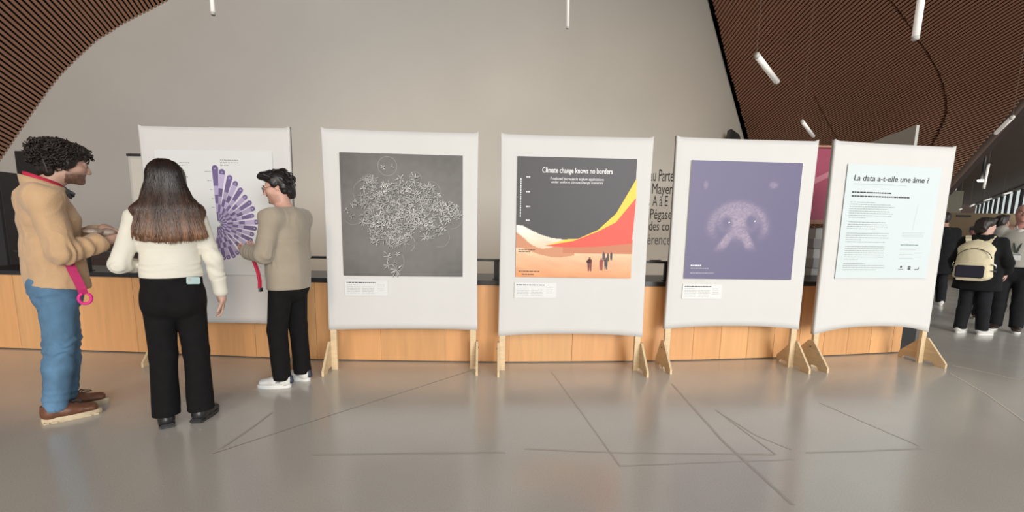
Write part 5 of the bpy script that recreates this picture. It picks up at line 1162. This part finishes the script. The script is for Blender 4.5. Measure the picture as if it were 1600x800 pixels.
F = Field(); F.ecap(A3(-.01, -.318, .84), A3(-.01, -.314, .98), (1, 0, 0), (.165, .045), (.160, .040), .02); sdf_obj('front_pocket', F, .006, CREAM, bp_, 1, lambda V, N: .004*(fold_noise(V, 14, 8)-.6))
np_ = box('pocket_panel', (-.150, -.376, .825), (.118, -.340, .985), NAVYB, bp_, .012)
tubes('zip', [([A3(.165*math.cos(t), -.235-.075*math.sin(t)*.0-.083, 1.06+.14*math.sin(t)) for t in np.linspace(.15, 2.99, 20)], .0045)], M['black'], bp_, 6)
tubes('top_handle', [([A3(-.055, -.215, 1.255), A3(-.04, -.215, 1.30), A3(.0, -.215, 1.312), A3(.04, -.215, 1.30), A3(.055, -.215, 1.255)], .011)], CREAM, bp_, 8)
for x in (-1, 1):
    ribbon('shoulder_strap', [A3(x*.075, -.165, 1.22), A3(x*.10, -.135, 1.325), A3(x*.115, -.055, 1.365), A3(x*.12, .045, 1.335), A3(x*.125, .135, 1.25)], .058, np.array([(0, -1, .2), (0, -.8, .6), (0, -.1, 1), (0, .7, .7), (0, 1, .2)], float), CREAM, bp_, .012)
    ribbon('side_strap', [A3(x*.185, -.30, 1.01), A3(x*.205, -.235, .985), A3(x*.195, -.17, .96)], .022, (x, 0, .2), M['paper'], bp_, .004)
    ribbon('side_strap', [A3(x*.19, -.30, .93), A3(x*.21, -.235, .915), A3(x*.20, -.17, .90)], .018, (x, 0, .2), M['black'], bp_, .004)
box('pocket_trim', (-.135, -.364, .790), (.115, -.330, .812), M['cream'], bp_, .006)
# man with cropped hair, white shirt and badge
oG, JG, bG, yG, cG = walker((1569, 517), (-.80, -.60), 1.76, 'person with cropped greying hair, white shirt, pale jacket and hanging badge, facing the boards', (.50, .25, .20), HAIR_G, GREYJ, .93, DTROU, DSH, WSO, 'cropped', .007, 1.05, .0, open_collar=1.47,
    elR=(.25, .0, 1.13), wrR=(.22, .12, .93), elL=(-.25, .0, 1.13), wrL=(-.22, .12, .93), head_turn=6)
sG = JG['s']; F = Field(); F.ecap(A3(0, .075, .98)*sG, A3(0, .065, 1.40)*sG, (1, 0, 0), (.085*sG, .085*sG), (.06*sG, .070*sG), .02); F.cut(A3(0, 0, .97)*sG, (0, 0, -1)); sdf_obj('shirt', F, .007, WSH, oG)
for x in (-1, 1): ribbon('shirt_collar', [JG['neck0']+A3(x*.065, .01, .035), JG['neck0']+A3(x*.055, .07, .015), JG['neck0']+A3(x*.035, .11, -.055)], .045, np.array([(x, .2, .3), (x*.6, .8, .3), (x*.3, 1, .2)], float), WSH, oG, .005)
GREENL = mat('dark_green_ribbon', (.03, .045, .035), .7)
lg = empty('badge_lanyard'); lg.parent = oG
for x in (-1, 1): ribbon('ribbon', [JG['neck0']+A3(x*.072, .02, .025), JG['neck0']+A3(x*.062, .115, -.06), A3(x*.035, .175, 1.26)*sG, A3(x*.006, .172, 1.13)*sG], .016, (0, 1, .15), GREENL, lg, .003)
box('badge', (-.05, .168, 1.00), (.05, .173, 1.10), M['paper'], lg, .002); box('badge_header', (-.045, .1735, 1.07), (.045, .1745, 1.095), M['ink_grey'], lg); text_lines('badge_print', [], .176, M['ink'], lg, .006) if False else None
# man in a black coat with brown shoes, between them
walker((1539, 500), (.90, .40), 1.66, 'person in black coat and brown suede shoes, half hidden by the backpack wearer', (.36, .19, .15), HAIR_D, DCOAT, .78, DTROU, BSH, WSO, 'short', .009, 1.1, .02)
# dark figure half hidden by the last board
walker((1457, 476), (.3, .95), 1.78, 'person in black coat half hidden by the edge of the last board, back turned', (.40, .24, .19), HAIR_D, DCOAT, .62, DTROU, WHITEL, WHITES, 'short', .010, 1.1, .05)
# head with a cap further back
oc, Jc, bc, yc, cc = walker((1507, 448), (-.3, -.95), 1.62, 'person far back in the hall with reddish face, dark cap and black coat', (.34, .14, .12), HAIR_D, DCOAT, .80, DTROU, DSH, WSO, 'short', .011, 1.05)
F = Field(); F.ell(Jc['head']+A3(0, -.01, .07), (.095, .11, .065), None, .02); F.ecap(Jc['head']+A3(0, .06, .06), Jc['head']+A3(0, .15, .05), (1, 0, 0), (.07, .01), (.05, .008), .01); sdf_obj('cap', F, .008, M['darkgrey'], oc)
